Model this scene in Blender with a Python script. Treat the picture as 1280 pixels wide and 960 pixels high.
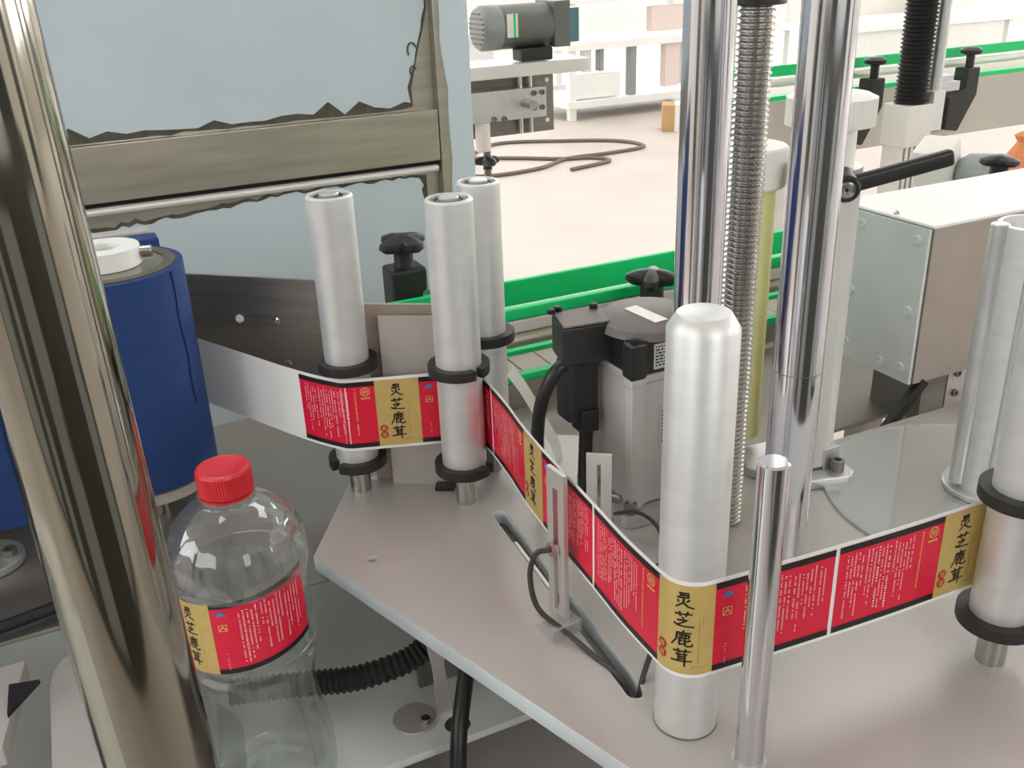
import bpy, bmesh, math, random
from mathutils import Vector, Matrix
random.seed(7)
for o in list(bpy.data.objects): bpy.data.objects.remove(o)
SC = bpy.context.scene
COL = SC.collection

# ------------------------------------------------------------------ camera, world, exposure
cam_d = bpy.data.cameras.new('camera'); cam = bpy.data.objects.new('camera', cam_d); COL.objects.link(cam)
cam_d.sensor_width = 36.0; cam_d.lens = 36.0 * 1220.0 / 1280.0; cam_d.clip_start = 0.02; cam_d.clip_end = 100
RX = Vector((0.8995, -0.4356, -0.0352)); RU = -Vector((-0.2073, -0.3543, -0.9119)); RB = -Vector((0.3847, 0.8275, -0.4090))
cm = Matrix((RX, RU, RB)).transposed().to_4x4(); cm.translation = Vector((0, 0, 0.46)); cam.matrix_world = cm
SC.camera = cam
SC.view_settings.view_transform = 'Standard'; SC.view_settings.look = 'None'
SC.view_settings.gamma = 1.0; SC.view_settings.use_curve_mapping = False
SC.view_settings.exposure = -0.42
wd = bpy.data.worlds.new('world'); SC.world = wd; wd.use_nodes = True
wb = wd.node_tree.nodes['Background']; wb.inputs[0].default_value = (0.92, 0.96, 1.0, 1); wb.inputs[1].default_value = 1.0
WINDOW_GLOW = 5.0
SUNNY_GLOW = 6.5
SKYLIGHT_GLOW = 5.0

# ------------------------------------------------------------------ helpers
def lin(c):
    r = []
    for x in c:
        x /= 255.0
        r.append(x / 12.92 if x <= 0.04045 else ((x + 0.055) / 1.055) ** 2.4)
    return (r[0], r[1], r[2], 1.0)

MATS = {}
def mat(name, rgb, rough=0.5, metal=0.0, var=0.0, nscale=40.0, stretch=(1, 1, 1), bump=0.0, rvar=0.0, emit=None, coat=0.0, spec=0.5):
    m = bpy.data.materials.new(name); m.use_nodes = True
    nt = m.node_tree; b = nt.nodes['Principled BSDF']
    c = lin(rgb)
    b.inputs['Base Color'].default_value = c; b.inputs['Roughness'].default_value = rough; b.inputs['Metallic'].default_value = metal
    b.inputs['Coat Weight'].default_value = coat; b.inputs['Specular IOR Level'].default_value = spec
    if emit:
        b.inputs['Emission Color'].default_value = lin(rgb); b.inputs['Emission Strength'].default_value = emit
    if var or bump or rvar:
        tc = nt.nodes.new('ShaderNodeTexCoord'); mp = nt.nodes.new('ShaderNodeMapping'); mp.inputs['Scale'].default_value = stretch
        nz = nt.nodes.new('ShaderNodeTexNoise'); nz.inputs['Scale'].default_value = nscale; nz.inputs['Detail'].default_value = 5
        nt.links.new(tc.outputs['Object'], mp.inputs[0]); nt.links.new(mp.outputs[0], nz.inputs['Vector'])
        if var:
            rp = nt.nodes.new('ShaderNodeValToRGB')
            rp.color_ramp.elements[0].position = 0.3; rp.color_ramp.elements[1].position = 0.7
            rp.color_ramp.elements[0].color = tuple(max(0, x * (1 - var)) for x in c[:3]) + (1,)
            rp.color_ramp.elements[1].color = tuple(min(1, x * (1 + var)) for x in c[:3]) + (1,)
            nt.links.new(nz.outputs['Fac'], rp.inputs[0]); nt.links.new(rp.outputs[0], b.inputs['Base Color'])
        if rvar:
            mr = nt.nodes.new('ShaderNodeMapRange'); mr.inputs['To Min'].default_value = max(0.02, rough - rvar); mr.inputs['To Max'].default_value = rough + rvar
            nt.links.new(nz.outputs['Fac'], mr.inputs['Value']); nt.links.new(mr.outputs[0], b.inputs['Roughness'])
        if bump:
            bp = nt.nodes.new('ShaderNodeBump'); bp.inputs['Strength'].default_value = bump; bp.inputs['Distance'].default_value = 0.001
            nt.links.new(nz.outputs['Fac'], bp.inputs['Height']); nt.links.new(bp.outputs[0], b.inputs['Normal'])
    MATS[name] = m
    return m

mat('alu_satin', (205, 206, 205), 0.38, 0.75, var=0.05, nscale=60, rvar=0.06)
mat('alu_roller', (222, 222, 220), 0.42, 0.55, var=0.05, nscale=35, stretch=(1, 1, 3), rvar=0.06)
mat('alu_plate', (184, 179, 174), 0.40, 0.25, var=0.05, nscale=9, rvar=0.08, bump=0.02)
mat('alu_edge', (214, 222, 226), 0.4, 0.3, var=0.05, nscale=30)
mat('chrome', (222, 222, 228), 0.12, 1.0, rvar=0.02, nscale=30, stretch=(1, 1, 0.1))
mat('chrome_pole', (160, 156, 144), 0.085, 1.0, rvar=0.02, nscale=18, stretch=(1, 1, 0.15))
mat('steel_shaft', (190, 188, 184), 0.22, 1.0, rvar=0.05, nscale=60)
mat('steel_dark', (132, 127, 121), 0.36, 0.6, var=0.12, nscale=25, stretch=(0.3, 0.3, 6), rvar=0.08)
mat('steel_brushed', (176, 170, 156), 0.34, 0.8, var=0.09, nscale=14, stretch=(0.6, 0.6, 7), rvar=0.08)
mat('steel_deck', (138, 133, 127), 0.4, 0.6, var=0.06, nscale=6, rvar=0.08)
mat('panel_light', (196, 190, 184), 0.4, 0.35, var=0.04, nscale=20)
mat('panel_edge', (176, 160, 148), 0.45, 0.3, var=0.05)
mat('zinc', (214, 220, 218), 0.34, 0.3, var=0.08, nscale=12, rvar=0.12)
mat('box_steel', (170, 160, 150), 0.42, 0.5, var=0.06, nscale=18, rvar=0.06)
mat('white_paint', (240, 240, 236), 0.45, 0.0, var=0.02, nscale=20)
mat('white_deck', (232, 234, 230), 0.45, 0.0, var=0.05, nscale=7)
mat('white_plastic', (236, 232, 224), 0.5, 0.0)
mat('black_rubber', (38, 36, 35), 0.55, 0.0, var=0.15, nscale=60)
mat('black_plastic', (34, 33, 33), 0.42, 0.0, var=0.12, nscale=80)
mat('black_cast', (40, 40, 41), 0.38, 0.1, var=0.1, nscale=50)
mat('grey_cap', (120, 112, 108), 0.6, 0.1, var=0.08, nscale=40)
mat('black_nut', (20, 20, 22), 0.5)
mat('motor_body', (206, 200, 197), 0.42, 0.2, var=0.05, nscale=30)
mat('paper', (244, 243, 240), 0.55, 0.0, var=0.015, nscale=30)
mat('label_red', (226, 14, 58), 0.42, 0.0, var=0.03, nscale=60, coat=0.15)
mat('label_black', (26, 22, 22), 0.4)
mat('label_gold', (206, 178, 108), 0.42, 0.15, var=0.05, nscale=90)
mat('ink_black', (24, 18, 14), 0.5)
mat('ink_brown', (176, 134, 70), 0.5)
mat('ink_white', (252, 214, 216), 0.5)
mat('ink_gold', (232, 190, 110), 0.5)
mat('ink_pale', (238, 120, 130), 0.5)
mat('ink_blue', (70, 130, 200), 0.5)
mat('seal_red', (190, 40, 34), 0.5)
mat('belt_blue', (26, 60, 116), 0.72, 0.0, var=0.08, nscale=240, bump=0.15)
mat('belt_seam', (14, 36, 84), 0.8)
mat('rubber_brown', (92, 86, 72), 0.5, 0.1, var=0.1, nscale=40)
mat('drum_face', (150, 144, 126), 0.36, 0.7, var=0.08, nscale=30)
mat('green_plastic', (4, 212, 120), 0.42, 0.0, var=0.03, nscale=30)
mat('chain_beige', (178, 168, 156), 0.45, 0.1, var=0.05, nscale=20)
mat('yellow_plastic', (236, 230, 164), 0.5, 0.0, var=0.05, nscale=20)
mat('film_blue', (196, 210, 216), 0.42, 0.0, var=0.03, nscale=8, bump=0.03)
mat('film_residue', (84, 78, 66), 0.7, 0.1, var=0.3, nscale=60)
mat('cap_red', (206, 24, 38), 0.42, 0.0, var=0.03, nscale=60, coat=0.2)
mat('motor_grey', (112, 112, 108), 0.45, 0.2, var=0.08, nscale=30)
mat('motor_grey_light', (150, 154, 152), 0.45, 0.2)
mat('alu_white', (226, 224, 218), 0.42, 0.3, var=0.04, nscale=12)
mat('orange_plastic', (226, 140, 90), 0.5)
mat('cardboard', (196, 160, 112), 0.7, 0.0, var=0.08, nscale=10)
mat('pale_pink', (232, 214, 206), 0.5)
mat('cable_grey', (112, 98, 92), 0.5)
mat('tape_white', (238, 236, 230), 0.5)
mat('beige_side', (196, 190, 178), 0.5, 0.2, var=0.06, nscale=4)
mat('lime_sheet', (206, 226, 110), 0.5)
mat('grey_wall', (150, 152, 152), 0.8, 0.0, var=0.05, nscale=3)
mat('wall_paint', (226, 224, 216), 0.8, 0.0, var=0.03, nscale=1.5)
mat('ceiling_paint', (196, 192, 182), 0.8, 0.0, var=0.05, nscale=1.0)
mat('floor_concrete', (200, 190, 182), 0.55, 0.0, var=0.07, nscale=1.6, rvar=0.1)
mat('cable_dark', (60, 54, 50), 0.5)
mat('cable_black', (26, 25, 25), 0.38)
mat('window_glow', (250, 252, 255), 0.5, emit=WINDOW_GLOW)
mat('window_sunny', (250, 252, 255), 0.5, emit=SUNNY_GLOW)
mat('cabinet_dark', (66, 66, 60), 0.5)
mat('door_pale', (150, 152, 150), 0.5)
mat('door_grey', (52, 54, 56), 0.6)
mat('skylight_glow', (250, 252, 255), 0.5, emit=SKYLIGHT_GLOW)
mat('blue_glass', (90, 130, 140), 0.3)

def thin_clear(name, tint, gloss_rough=0.05, edge=0.55, base=0.06, haze=0.0):
    m = bpy.data.materials.new(name); m.use_nodes = True; nt = m.node_tree; nt.nodes.clear()
    out = nt.nodes.new('ShaderNodeOutputMaterial'); mx = nt.nodes.new('ShaderNodeMixShader')
    tr = nt.nodes.new('ShaderNodeBsdfTransparent'); tr.inputs[0].default_value = lin(tint)
    gl = nt.nodes.new('ShaderNodeBsdfGlossy'); gl.inputs['Roughness'].default_value = gloss_rough; gl.inputs[0].default_value = (0.95, 0.95, 0.95, 1)
    lw = nt.nodes.new('ShaderNodeLayerWeight'); lw.inputs['Blend'].default_value = 0.25
    mr = nt.nodes.new('ShaderNodeMapRange'); mr.inputs['To Min'].default_value = base; mr.inputs['To Max'].default_value = edge
    nt.links.new(lw.outputs['Facing'], mr.inputs['Value']); nt.links.new(mr.outputs[0], mx.inputs[0])
    src = tr.outputs[0]
    if haze:
        m2 = nt.nodes.new('ShaderNodeMixShader'); df = nt.nodes.new('ShaderNodeBsdfDiffuse'); df.inputs[0].default_value = (0.85, 0.86, 0.86, 1)
        m2.inputs[0].default_value = haze
        nt.links.new(tr.outputs[0], m2.inputs[1]); nt.links.new(df.outputs[0], m2.inputs[2]); src = m2.outputs[0]
    nt.links.new(src, mx.inputs[1]); nt.links.new(gl.outputs[0], mx.inputs[2]); nt.links.new(mx.outputs[0], out.inputs[0])
    MATS[name] = m
thin_clear('bottle_pet', (240, 244, 242), 0.04, 0.5, 0.05, 0.05)
thin_clear('acrylic', (240, 240, 236), 0.09, 0.5, 0.10, 0.30)
thin_clear('glass_tube', (225, 235, 235), 0.05, 0.5, 0.1, 0.2)

def frame(d):
    d = Vector(d).normalized()
    a = Vector((0, 0, 1)) if abs(d.z) < 0.9 else Vector((1, 0, 0))
    u = a.cross(d).normalized(); w = d.cross(u)
    return u, w, d

class MB:
    def __init__(s): s.v = []; s.f = []
    def add(s, vs, fs):
        k = len(s.v); s.v += [tuple(p) for p in vs]; s.f += [tuple(i + k for i in f) for f in fs]; return s
    def box(s, x0, x1, y0, y1, z0, z1):
        return s.add([(x0,y0,z0),(x1,y0,z0),(x1,y1,z0),(x0,y1,z0),(x0,y0,z1),(x1,y0,z1),(x1,y1,z1),(x0,y1,z1)],
                     [(0,3,2,1),(4,5,6,7),(0,1,5,4),(1,2,6,5),(2,3,7,6),(3,0,4,7)])
    def obox(s, c, dx, dy, dz, ax=(1,0,0), up=(0,0,1)):
        ax = Vector(ax).normalized(); up = Vector(up); ay = up.cross(ax).normalized(); az = ax.cross(ay)
        c = Vector(c); P = []
        for k in (-1, 1):
            for (i, j) in ((-1,-1),(1,-1),(1,1),(-1,1)):
                P.append(c + ax*(i*dx/2) + ay*(j*dy/2) + az*(k*dz/2))
        return s.add(P, [(0,3,2,1),(4,5,6,7),(0,1,5,4),(1,2,6,5),(2,3,7,6),(3,0,4,7)])
    def wall(s, a, b, t, z0, z1):      # upright sheet from a to b (xy), thickness t
        a = Vector((a[0], a[1], 0)); b = Vector((b[0], b[1], 0)); d = (b - a)
        c = (a + b) / 2; c.z = (z0 + z1) / 2
        return s.obox(c, d.length, t, z1 - z0, ax=d)
    def lathe(s, p, axis, prof, n=40):
        u, w, d = frame(axis); p = Vector(p); vs = []; fs = []
        for (r, t) in prof:
            for k in range(n):
                a = 2*math.pi*k/n
                vs.append(p + d*t + (u*math.cos(a) + w*math.sin(a))*r)
        for i in range(len(prof)-1):
            for k in range(n):
                k2 = (k+1) % n
                fs.append((i*n+k, i*n+k2, (i+1)*n+k2, (i+1)*n+k))
        fs.append(tuple(reversed(range(n)))); m = (len(prof)-1)*n; fs.append(tuple(range(m, m+n)))
        return s.add(vs, fs)
    def cyl(s, p, q, r, r2=None, n=32):
        d = Vector(q) - Vector(p)
        return s.lathe(p, d, [(r, 0), (r if r2 is None else r2, d.length)], n)
    def vcyl(s, x, y, r, z0, z1, n=40, ch=0.0):
        if ch: return s.lathe((x,y,0), (0,0,1), [(r-ch, z0), (r, z0+ch), (r, z1-ch), (r-ch, z1)], n)
        return s.lathe((x,y,0), (0,0,1), [(r, z0), (r, z1)], n)
    def annulus(s, x, y, ri, ro, z0, z1, gap=0.0, ga=0.0, n=56):
        """ring with an optional cut of width gap (radians) centred on angle ga"""
        a0 = ga + gap/2; a1 = ga + 2*math.pi - gap/2
        closed = gap <= 0; m = n if closed else n + 1
        vs = []
        for k in range(m):
            a = a0 + (a1-a0)*k/n; c, q = math.cos(a), math.sin(a)
            vs += [(x+ri*c, y+ri*q, z0), (x+ro*c, y+ro*q, z0), (x+ro*c, y+ro*q, z1), (x+ri*c, y+ri*q, z1)]
        fs = []
        for k in range(n):
            i = 4*k; j = 4*((k+1) % m)
            for t in range(4):
                t2 = (t+1) % 4
                fs.append((i+t, j+t, j+t2, i+t2))
        if not closed:
            fs.append((0,1,2,3)); j = 4*n; fs.append((j+3, j+2, j+1, j))
        return s.add(vs, fs)
    def tube(s, pts, r, n=10, rf=None):
        pts = [Vector(p) for p in pts]; vs = []; fs = []
        t0 = (pts[1]-pts[0]).normalized(); u, w, _ = frame(t0)
        for i, p in enumerate(pts):
            t = (pts[min(i+1, len(pts)-1)] - pts[max(i-1, 0)]).normalized()
            u = (u - t*u.dot(t)).normalized(); w = t.cross(u)
            rr = r if rf is None else rf(i)
            for k in range(n):
                a = 2*math.pi*k/n; vs.append(p + (u*math.cos(a) + w*math.sin(a))*rr)
        for i in range(len(pts)-1):
            for k in range(n):
                k2 = (k+1) % n; fs.append((i*n+k, i*n+k2, (i+1)*n+k2, (i+1)*n+k))
        fs.append(tuple(reversed(range(n)))); m = (len(pts)-1)*n; fs.append(tuple(range(m, m+n)))
        return s.add(vs, fs)
    def prism(s, poly, z0, z1):
        n = len(poly)
        vs = [(x,y,z0) for x,y in poly] + [(x,y,z1) for x,y in poly]
        fs = [tuple(reversed(range(n))), tuple(range(n,2*n))] + [(i,(i+1)%n,n+(i+1)%n,n+i) for i in range(n)]
        return s.add(vs, fs)
    def xzprism(s, poly, y0, y1):
        n = len(poly)
        vs = [(x,y0,z) for x,z in poly] + [(x,y1,z) for x,z in poly]
        fs = [tuple(range(n)), tuple(reversed(range(n,2*n)))] + [(i,n+i,n+(i+1)%n,(i+1)%n) for i in range(n)]
        return s.add(vs, fs)

def spl(pts, k=8):
    """Catmull-Rom through pts"""
    P = [Vector(p) for p in pts]; P = [P[0]*2-P[1]] + P + [P[-1]*2-P[-2]]; out = []
    for i in range(1, len(P)-2):
        for j in range(k):
            t = j/k; a,b,c,d = P[i-1],P[i],P[i+1],P[i+2]
            out.append(0.5*((2*b)+(c-a)*t+(2*a-5*b+4*c-d)*t*t+(3*b-a-3*c+d)*t**3))
    out.append(P[-2]); return out

def mk(name, mb, m, parent=None, bevel=0.0, smooth=True, label=None, cat=None, group=None, kind=None, fixn=True, seg=2):
    me = bpy.data.meshes.new(name)
    if parent is not None: org = Vector(parent['_o'])
    else:
        xs = [p[0] for p in mb.v]; ys = [p[1] for p in mb.v]; zs = [p[2] for p in mb.v]
        org = Vector(((min(xs)+max(xs))/2, (min(ys)+max(ys))/2, min(zs)))
    me.from_pydata([Vector(p)-org for p in mb.v], [], mb.f)
    if bevel or fixn:
        bm = bmesh.new(); bm.from_mesh(me)
        if fixn: bmesh.ops.recalc_face_normals(bm, faces=bm.faces)
        if bevel:
            es = [e for e in bm.edges if len(e.link_faces) == 2 and e.calc_face_angle(0) > math.radians(35)]
            bmesh.ops.bevel(bm, geom=es, offset=bevel, segments=seg, profile=0.5, affect='EDGES', clamp_overlap=True)
        bm.to_mesh(me); bm.free()
    me.materials.append(MATS[m])
    if smooth:
        me.polygons.foreach_set('use_smooth', [True]*len(me.polygons)); me.set_sharp_from_angle(angle=math.radians(38))
    o = bpy.data.objects.new(name, me); COL.objects.link(o)
    if bevel and smooth:
        wn = o.modifiers.new('weighted_normals', 'WEIGHTED_NORMAL'); wn.keep_sharp = True; wn.weight = 100
    o['_o'] = tuple(org)
    if parent is not None: o.parent = parent
    else: o.location = org
    tagit(o, label, cat, group, kind)
    return o
def tagit(o, label=None, cat=None, group=None, kind=None):
    if label: o['label'] = label
    if cat: o['category'] = cat
    if group: o['group'] = group
    if kind: o['kind'] = kind
def thing(name, loc, label, cat, group=None):
    o = bpy.data.objects.new(name, None); COL.objects.link(o); o.location = loc; o.empty_display_size = 0.02
    o['_o'] = tuple(loc); tagit(o, label, cat, group); return o
def socket_screw(parent, p, d, r, h, m='steel_shaft', name='screw'):
    return mk(name, MB().lathe(p, d, [(r,0),(r,h*0.9),(r*0.92,h),(r*0.55,h),(r*0.5,h*0.45),(0.0005,h*0.4)], 18), m, parent)

# ------------------------------------------------------------------ the hall
FZ = -0.9
mk('floor', MB().box(-5, 15, -5, 14, FZ-0.1, FZ), 'floor_concrete', kind='structure', smooth=False)
mk('ceiling', MB().box(-5, 15, -5, 14, 4.2, 4.3), 'ceiling_paint', kind='structure', smooth=False)
def wall_with_windows(name, axis, pos, a0, a1, wins, thick=0.2):
    """wall in plane axis=pos from a0..a1, windows (b0,b1,z0,z1)"""
    mb = MB(); 
    def put(b0, b1, z0, z1):
        if axis == 'y': mb.box(b0, b1, pos, pos+thick, z0, z1)
        else: mb.box(pos, pos+thick, b0, b1, z0, z1)
    z0w, z1w = wins[0][2], wins[0][3]
    put(a0, a1, FZ, z0w); put(a0, a1, z1w, 4.2)
    cur = a0
    for (b0, b1, _, _) in wins: put(cur, b0, z0w, z1w); cur = b1
    put(cur, a1, z0w, z1w)
    return mk(name, mb, 'wall_paint', kind='structure', smooth=False)
WB = [(-3.5+i*3.0, -3.5+i*3.0+2.6, 0.35, 3.4) for i in range(6)]
wall_with_windows('wall_back', 'y', 13.8, -5, 15, WB)
WR = [(-3.5+i*3.0, -3.5+i*3.0+2.6, 0.35, 3.4) for i in range(5)]
wall_with_windows('wall_right', 'x', 14.8, -5, 14, WR)
WL = [(-3.5+i*3.0, -3.5+i*3.0+2.6, 0.9, 3.4) for i in range(5)]
wall_with_windows('wall_left', 'x', -5.2, -5, 14, WL)
WF = [(-3.5+i*3.0, -3.5+i*3.0+2.6, 0.9, 3.4) for i in (1, 3, 5)]
wall_with_windows('wall_front', 'y', -5.2, -5, 15, WF)
wi = 0
for (b0, b1, z0, z1) in WB:
    wi += 1; mk('window_%d' % wi, MB().box(b0, b1, 13.9, 13.92, z0, z1), 'window_sunny', kind='structure', smooth=False)
for (b0, b1, z0, z1) in WR:
    wi += 1; mk('window_%d' % wi, MB().box(14.9, 14.92, b0, b1, z0, z1), 'window_sunny', kind='structure', smooth=False)
for (b0, b1, z0, z1) in WL:
    wi += 1; mk('window_%d' % wi, MB().box(-5.12, -5.1, b0, b1, z0, z1), 'window_glow', kind='structure', smooth=False)
for (b0, b1, z0, z1) in WF:
    wi += 1; mk('window_%d' % wi, MB().box(b0, b1, -5.12, -5.1, z0, z1), 'window_glow', kind='structure', smooth=False)
for x in (-1.0, 3.0, 7.0, 11.0):           # roof lights
    for y in (1.2, 5.2, 9.2):
        wi += 1; mk('window_%d' % wi, MB().box(x, x+1.2, y, y+2.6, 4.17, 4.19), 'skylight_glow', kind='structure', smooth=False)

dn = 0
for (x0, x1) in ((-3.7,-1.2),(2.4,4.8),(8.2,10.8)):        # unseen dark panels added to streak the chrome reflections
    dn += 1; mk('door_%d' % dn, MB().box(x0, x1, -5.0, -4.94, FZ, 2.6), 'door_grey', kind='structure', smooth=False)
for (y0, y1) in ((-1.0,0.2),(4.4,6.2)):  # more unseen dark panels on the left wall, added for the reflections
    dn += 1; mk('door_%d' % dn, MB().box(-5.0, -4.94, y0, y1, FZ, 2.4), 'door_grey', kind='structure', smooth=False)

# ------------------------------------------------------------------ main plate
def flat_with_holes(name, outer, holes, z0, z1, m, edge=None, **kw):
    cu = bpy.data.curves.new(name, 'CURVE'); cu.dimensions = '2D'; cu.fill_mode = 'BOTH'; cu.extrude = (z1-z0)/2 - 0.0006; cu.bevel_depth = 0.0006; cu.bevel_resolution = 1
    for loop in [outer] + holes:
        sp = cu.splines.new('POLY'); sp.points.add(len(loop)-1); sp.use_cyclic_u = True
        for p, (x, y) in zip(sp.points, loop): p.co = (x, y, 0, 1)
    to = bpy.data.objects.new('tmp', cu); COL.objects.link(to)
    dg = bpy.context.evaluated_depsgraph_get(); me = bpy.data.meshes.new_from_object(to.evaluated_get(dg))
    mb = MB(); mb.add([(v.co.x, v.co.y, v.co.z + (z0+z1)/2) for v in me.vertices], [tuple(p.vertices) for p in me.polygons])
    bpy.data.objects.remove(to); bpy.data.curves.remove(cu); bpy.data.meshes.remove(me)
    o = mk(name, mb, m, fixn=False, **kw)
    if edge:
        o.data.materials.append(MATS[edge])
        for pl in o.data.polygons:
            if abs(pl.normal.z) < 0.8: pl.material_index = 1
    return o
def stadium(a, b, r, n=10):
    a = Vector(a); b = Vector(b); t = math.atan2(b.y-a.y, b.x-a.x); L = []
    for k in range(n+1): L.append((b.x+r*math.cos(t-math.pi/2+math.pi*k/n), b.y+r*math.sin(t-math.pi/2+math.pi*k/n)))
    for k in range(n+1): L.append((a.x+r*math.cos(t+math.pi/2+math.pi*k/n), a.y+r*math.sin(t+math.pi/2+math.pi*k/n)))
    return L
def circ(x, y, r, n=24): return [(x+r*math.cos(2*math.pi*k/n), y+r*math.sin(2*math.pi*k/n)) for k in range(n)]
PT = 0.014
flat_with_holes('machine_plate', [(0.1358,0.6977),(0.3100,0.1910),(0.95,0.1910),(0.95,0.645),(0.50,0.645),(0.50,0.74),(0.40,0.803),(0.199,0.803)],
    [stadium((0.3000,0.682),(0.2842,0.434),0.0068), circ(0.1777,0.6693,0.0045), circ(0.5555,0.335,0.007)],
    -PT, 0.0, 'alu_plate', edge='alu_edge', label='thick grey aluminium machine plate with a long slot under the red label web', cat='plate')

# decks below
mk('table_deck', MB().prism([(-0.9,0.745),(0.03,0.745),(0.07,0.705),(1.5,0.705),(1.5,0.925),(0.265,0.925),(0.265,1.06),(-0.9,1.06)], -0.034, -0.030), 'steel_deck', label='dark brushed steel table deck beneath the blue belt drum', cat='deck', bevel=0.0008)
flat_with_holes('lower_deck', [(-0.60,0.30),(0.122,0.30),(0.150,0.616),(0.42,0.616),(0.42,0.93),(0.262,0.93),(0.262,1.10),(-0.60,1.10)], [circ(0.2285,0.634,0.0125)], -0.178, -0.170, 'white_deck',
    label='pale grey lower deck that the clear bottle stands on', cat='deck')
mk('base_cabinet', MB().box(-0.9, 1.3, 0.30, 0.92, FZ, -0.215), 'panel_light', label='grey steel machine base below the lower deck', cat='cabinet', bevel=0.004)

# ------------------------------------------------------------------ guide rollers
def guide_roller(x, y, r, top, label, cols, shaft_r=0.0097, bottom=0.033, gaps=((0.35,-0.6),(0.35,-0.6)), group='aluminium guide rollers'):
    t = thing('guide_roller', (x, y, 0), label, 'roller')
    mk('tube', MB().lathe((x,y,0),(0,0,1),[(r-0.001,bottom),(r,bottom+0.001),(r,top-0.0015),(r-0.0012,top),(r-0.0035,top),(r-0.004,top-0.006),(0.002,top-0.006)],48), 'alu_roller', t)
    be = mk('bearing', MB().annulus(x,y,0.0085,r-0.0045,top-0.0058,top-0.002), 'steel_dark', t)
    mk('seal', MB().annulus(x,y,0.0105,r-0.0075,top-0.0021,top-0.0012), 'black_rubber', be)
    mk('shaft', MB().vcyl(x,y,shaft_r,0,bottom+0.001,28), 'steel_shaft', t)
    mk('shaft_end', MB().vcyl(x,y,0.0083,top-0.0057,top+0.0015,24,0.001), 'alu_satin', t)
    for (zc, (g, ga)) in zip(cols, gaps):
        mk('collar', MB().annulus(x,y,r+0.0001,0.0268,zc-0.0045,zc+0.0045,g,ga), 'black_rubber', t, bevel=0.0006)
    return t
A = (0.2058, 0.7871); B = (0.2843, 0.7183); C = (0.3291, 0.7613); D = (0.2994, 0.3982); F = (0.5165, 0.3470)
guide_roller(*A, 0.0195, 0.279, 'aluminium guide roller with black collars, leftmost, beside the dark steel plate', (0.1285, 0.0325), gaps=((0,0),(0.3,-2.75)))
guide_roller(*B, 0.0197, 0.279, 'aluminium guide roller in front with the red label web passing behind it', (0.1325, 0.0375), gaps=((0.25,-1.25),(0.22,-0.9)))
guide_roller(*C, 0.0188, 0.279, 'aluminium guide roller furthest back, partly hidden, above the green rails', (0.139, 0.0375), gaps=((0,0),(0,0)))
guide_roller(*F, 0.0190, 0.279, 'aluminium guide roller with black collars at the right end of the red label web', (0.132, 0.037), gaps=((0,0),(0,0)))
t = thing('thick_roller', (*D, 0), 'thick aluminium roller carrying the gold panel of a red label', 'roller')
mk('body', MB().lathe((*D,0),(0,0,1),[(0.0200,0.0),(0.0200,0.2705),(0.0148,0.2790),(0.0143,0.2793)],64), 'alu_roller', t)
mk('foot_ring', MB().annulus(*D,0.0201,0.0206,0.0,0.0012), 'steel_deck', t)
E_ = (0.3130, 0.3502)
t = thing('steel_rod', (*E_, 0), 'slim polished steel rod standing in front of the red label web', 'rod')
mk('shaft', MB().vcyl(*E_,0.0086,0.0,0.2085,40,0.0012), 'chrome', t)
mk('foot_ring', MB().annulus(*E_,0.0087,0.0108,0.0,0.0010), 'alu_satin', t)

# ------------------------------------------------------------------ label web
def arc(c, r, a0, a1, n=14): return [(c[0]+r*math.cos(a0+(a1-a0)*k/n), c[1]+r*math.sin(a0+(a1-a0)*k/n)) for k in range(n+1)]
rad = math.radians
path = [(0.0805,0.9830),(0.1001,0.944),(0.130,0.884),(0.1567,0.830)]
path += [(0.1755,0.7965)] + arc(A, 0.0198, rad(224), rad(251), 6) + [(0.2450,0.7530)]
path += arc(B, 0.0202, rad(71), rad(-4), 12)
path += [(0.3040,0.6990),(0.2995,0.656),(0.2940,0.6196),(0.2895,0.5795),(0.2866,0.5415),(0.2830,0.488),(0.2798,0.446),(0.2790,0.415)]
path += arc(D, 0.0203, rad(183), rad(268), 14) + [(0.3246,0.3757),(0.3846,0.3712),(0.440,0.3680),(0.490,0.3664)]
path += arc(F, 0.0193, rad(96), rad(20), 8) + [(0.548,0.31),(0.575,0.25)]
# dense resample
def resample(P, step=0.0025):
    P = [Vector((p[0], p[1], 0)) for p in P]; P2 = spl(P, 6)
    out = [P2[0]]; S = [0.0]; s = 0; nxt = step
    for i in range(1, len(P2)):
        a, b = P2[i-1], P2[i]; L = (b-a).length
        while L > 0 and s + L >= nxt:
            out.append(a + (b-a)*((nxt-s)/L)); nxt += step
        s += L
    return out
WP = resample(path); STEP = 0.0025
def web(s, v, off=0.0):
    i = max(0, min(len(WP)-2, int(s/STEP))); f = s/STEP - i
    p = WP[i]*(1-f) + WP[i+1]*f
    i0, i1 = max(0, i-1), min(len(WP)-1, i+2)
    t = (WP[i1]-WP[i0]).normalized()
    return (p.x + t.y*off, p.y - t.x*off, 0.050 + v)
def near_s(x, y):
    return min(range(len(WP)), key=lambda i: (WP[i]-Vector((x,y,0))).length) * STEP

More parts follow.
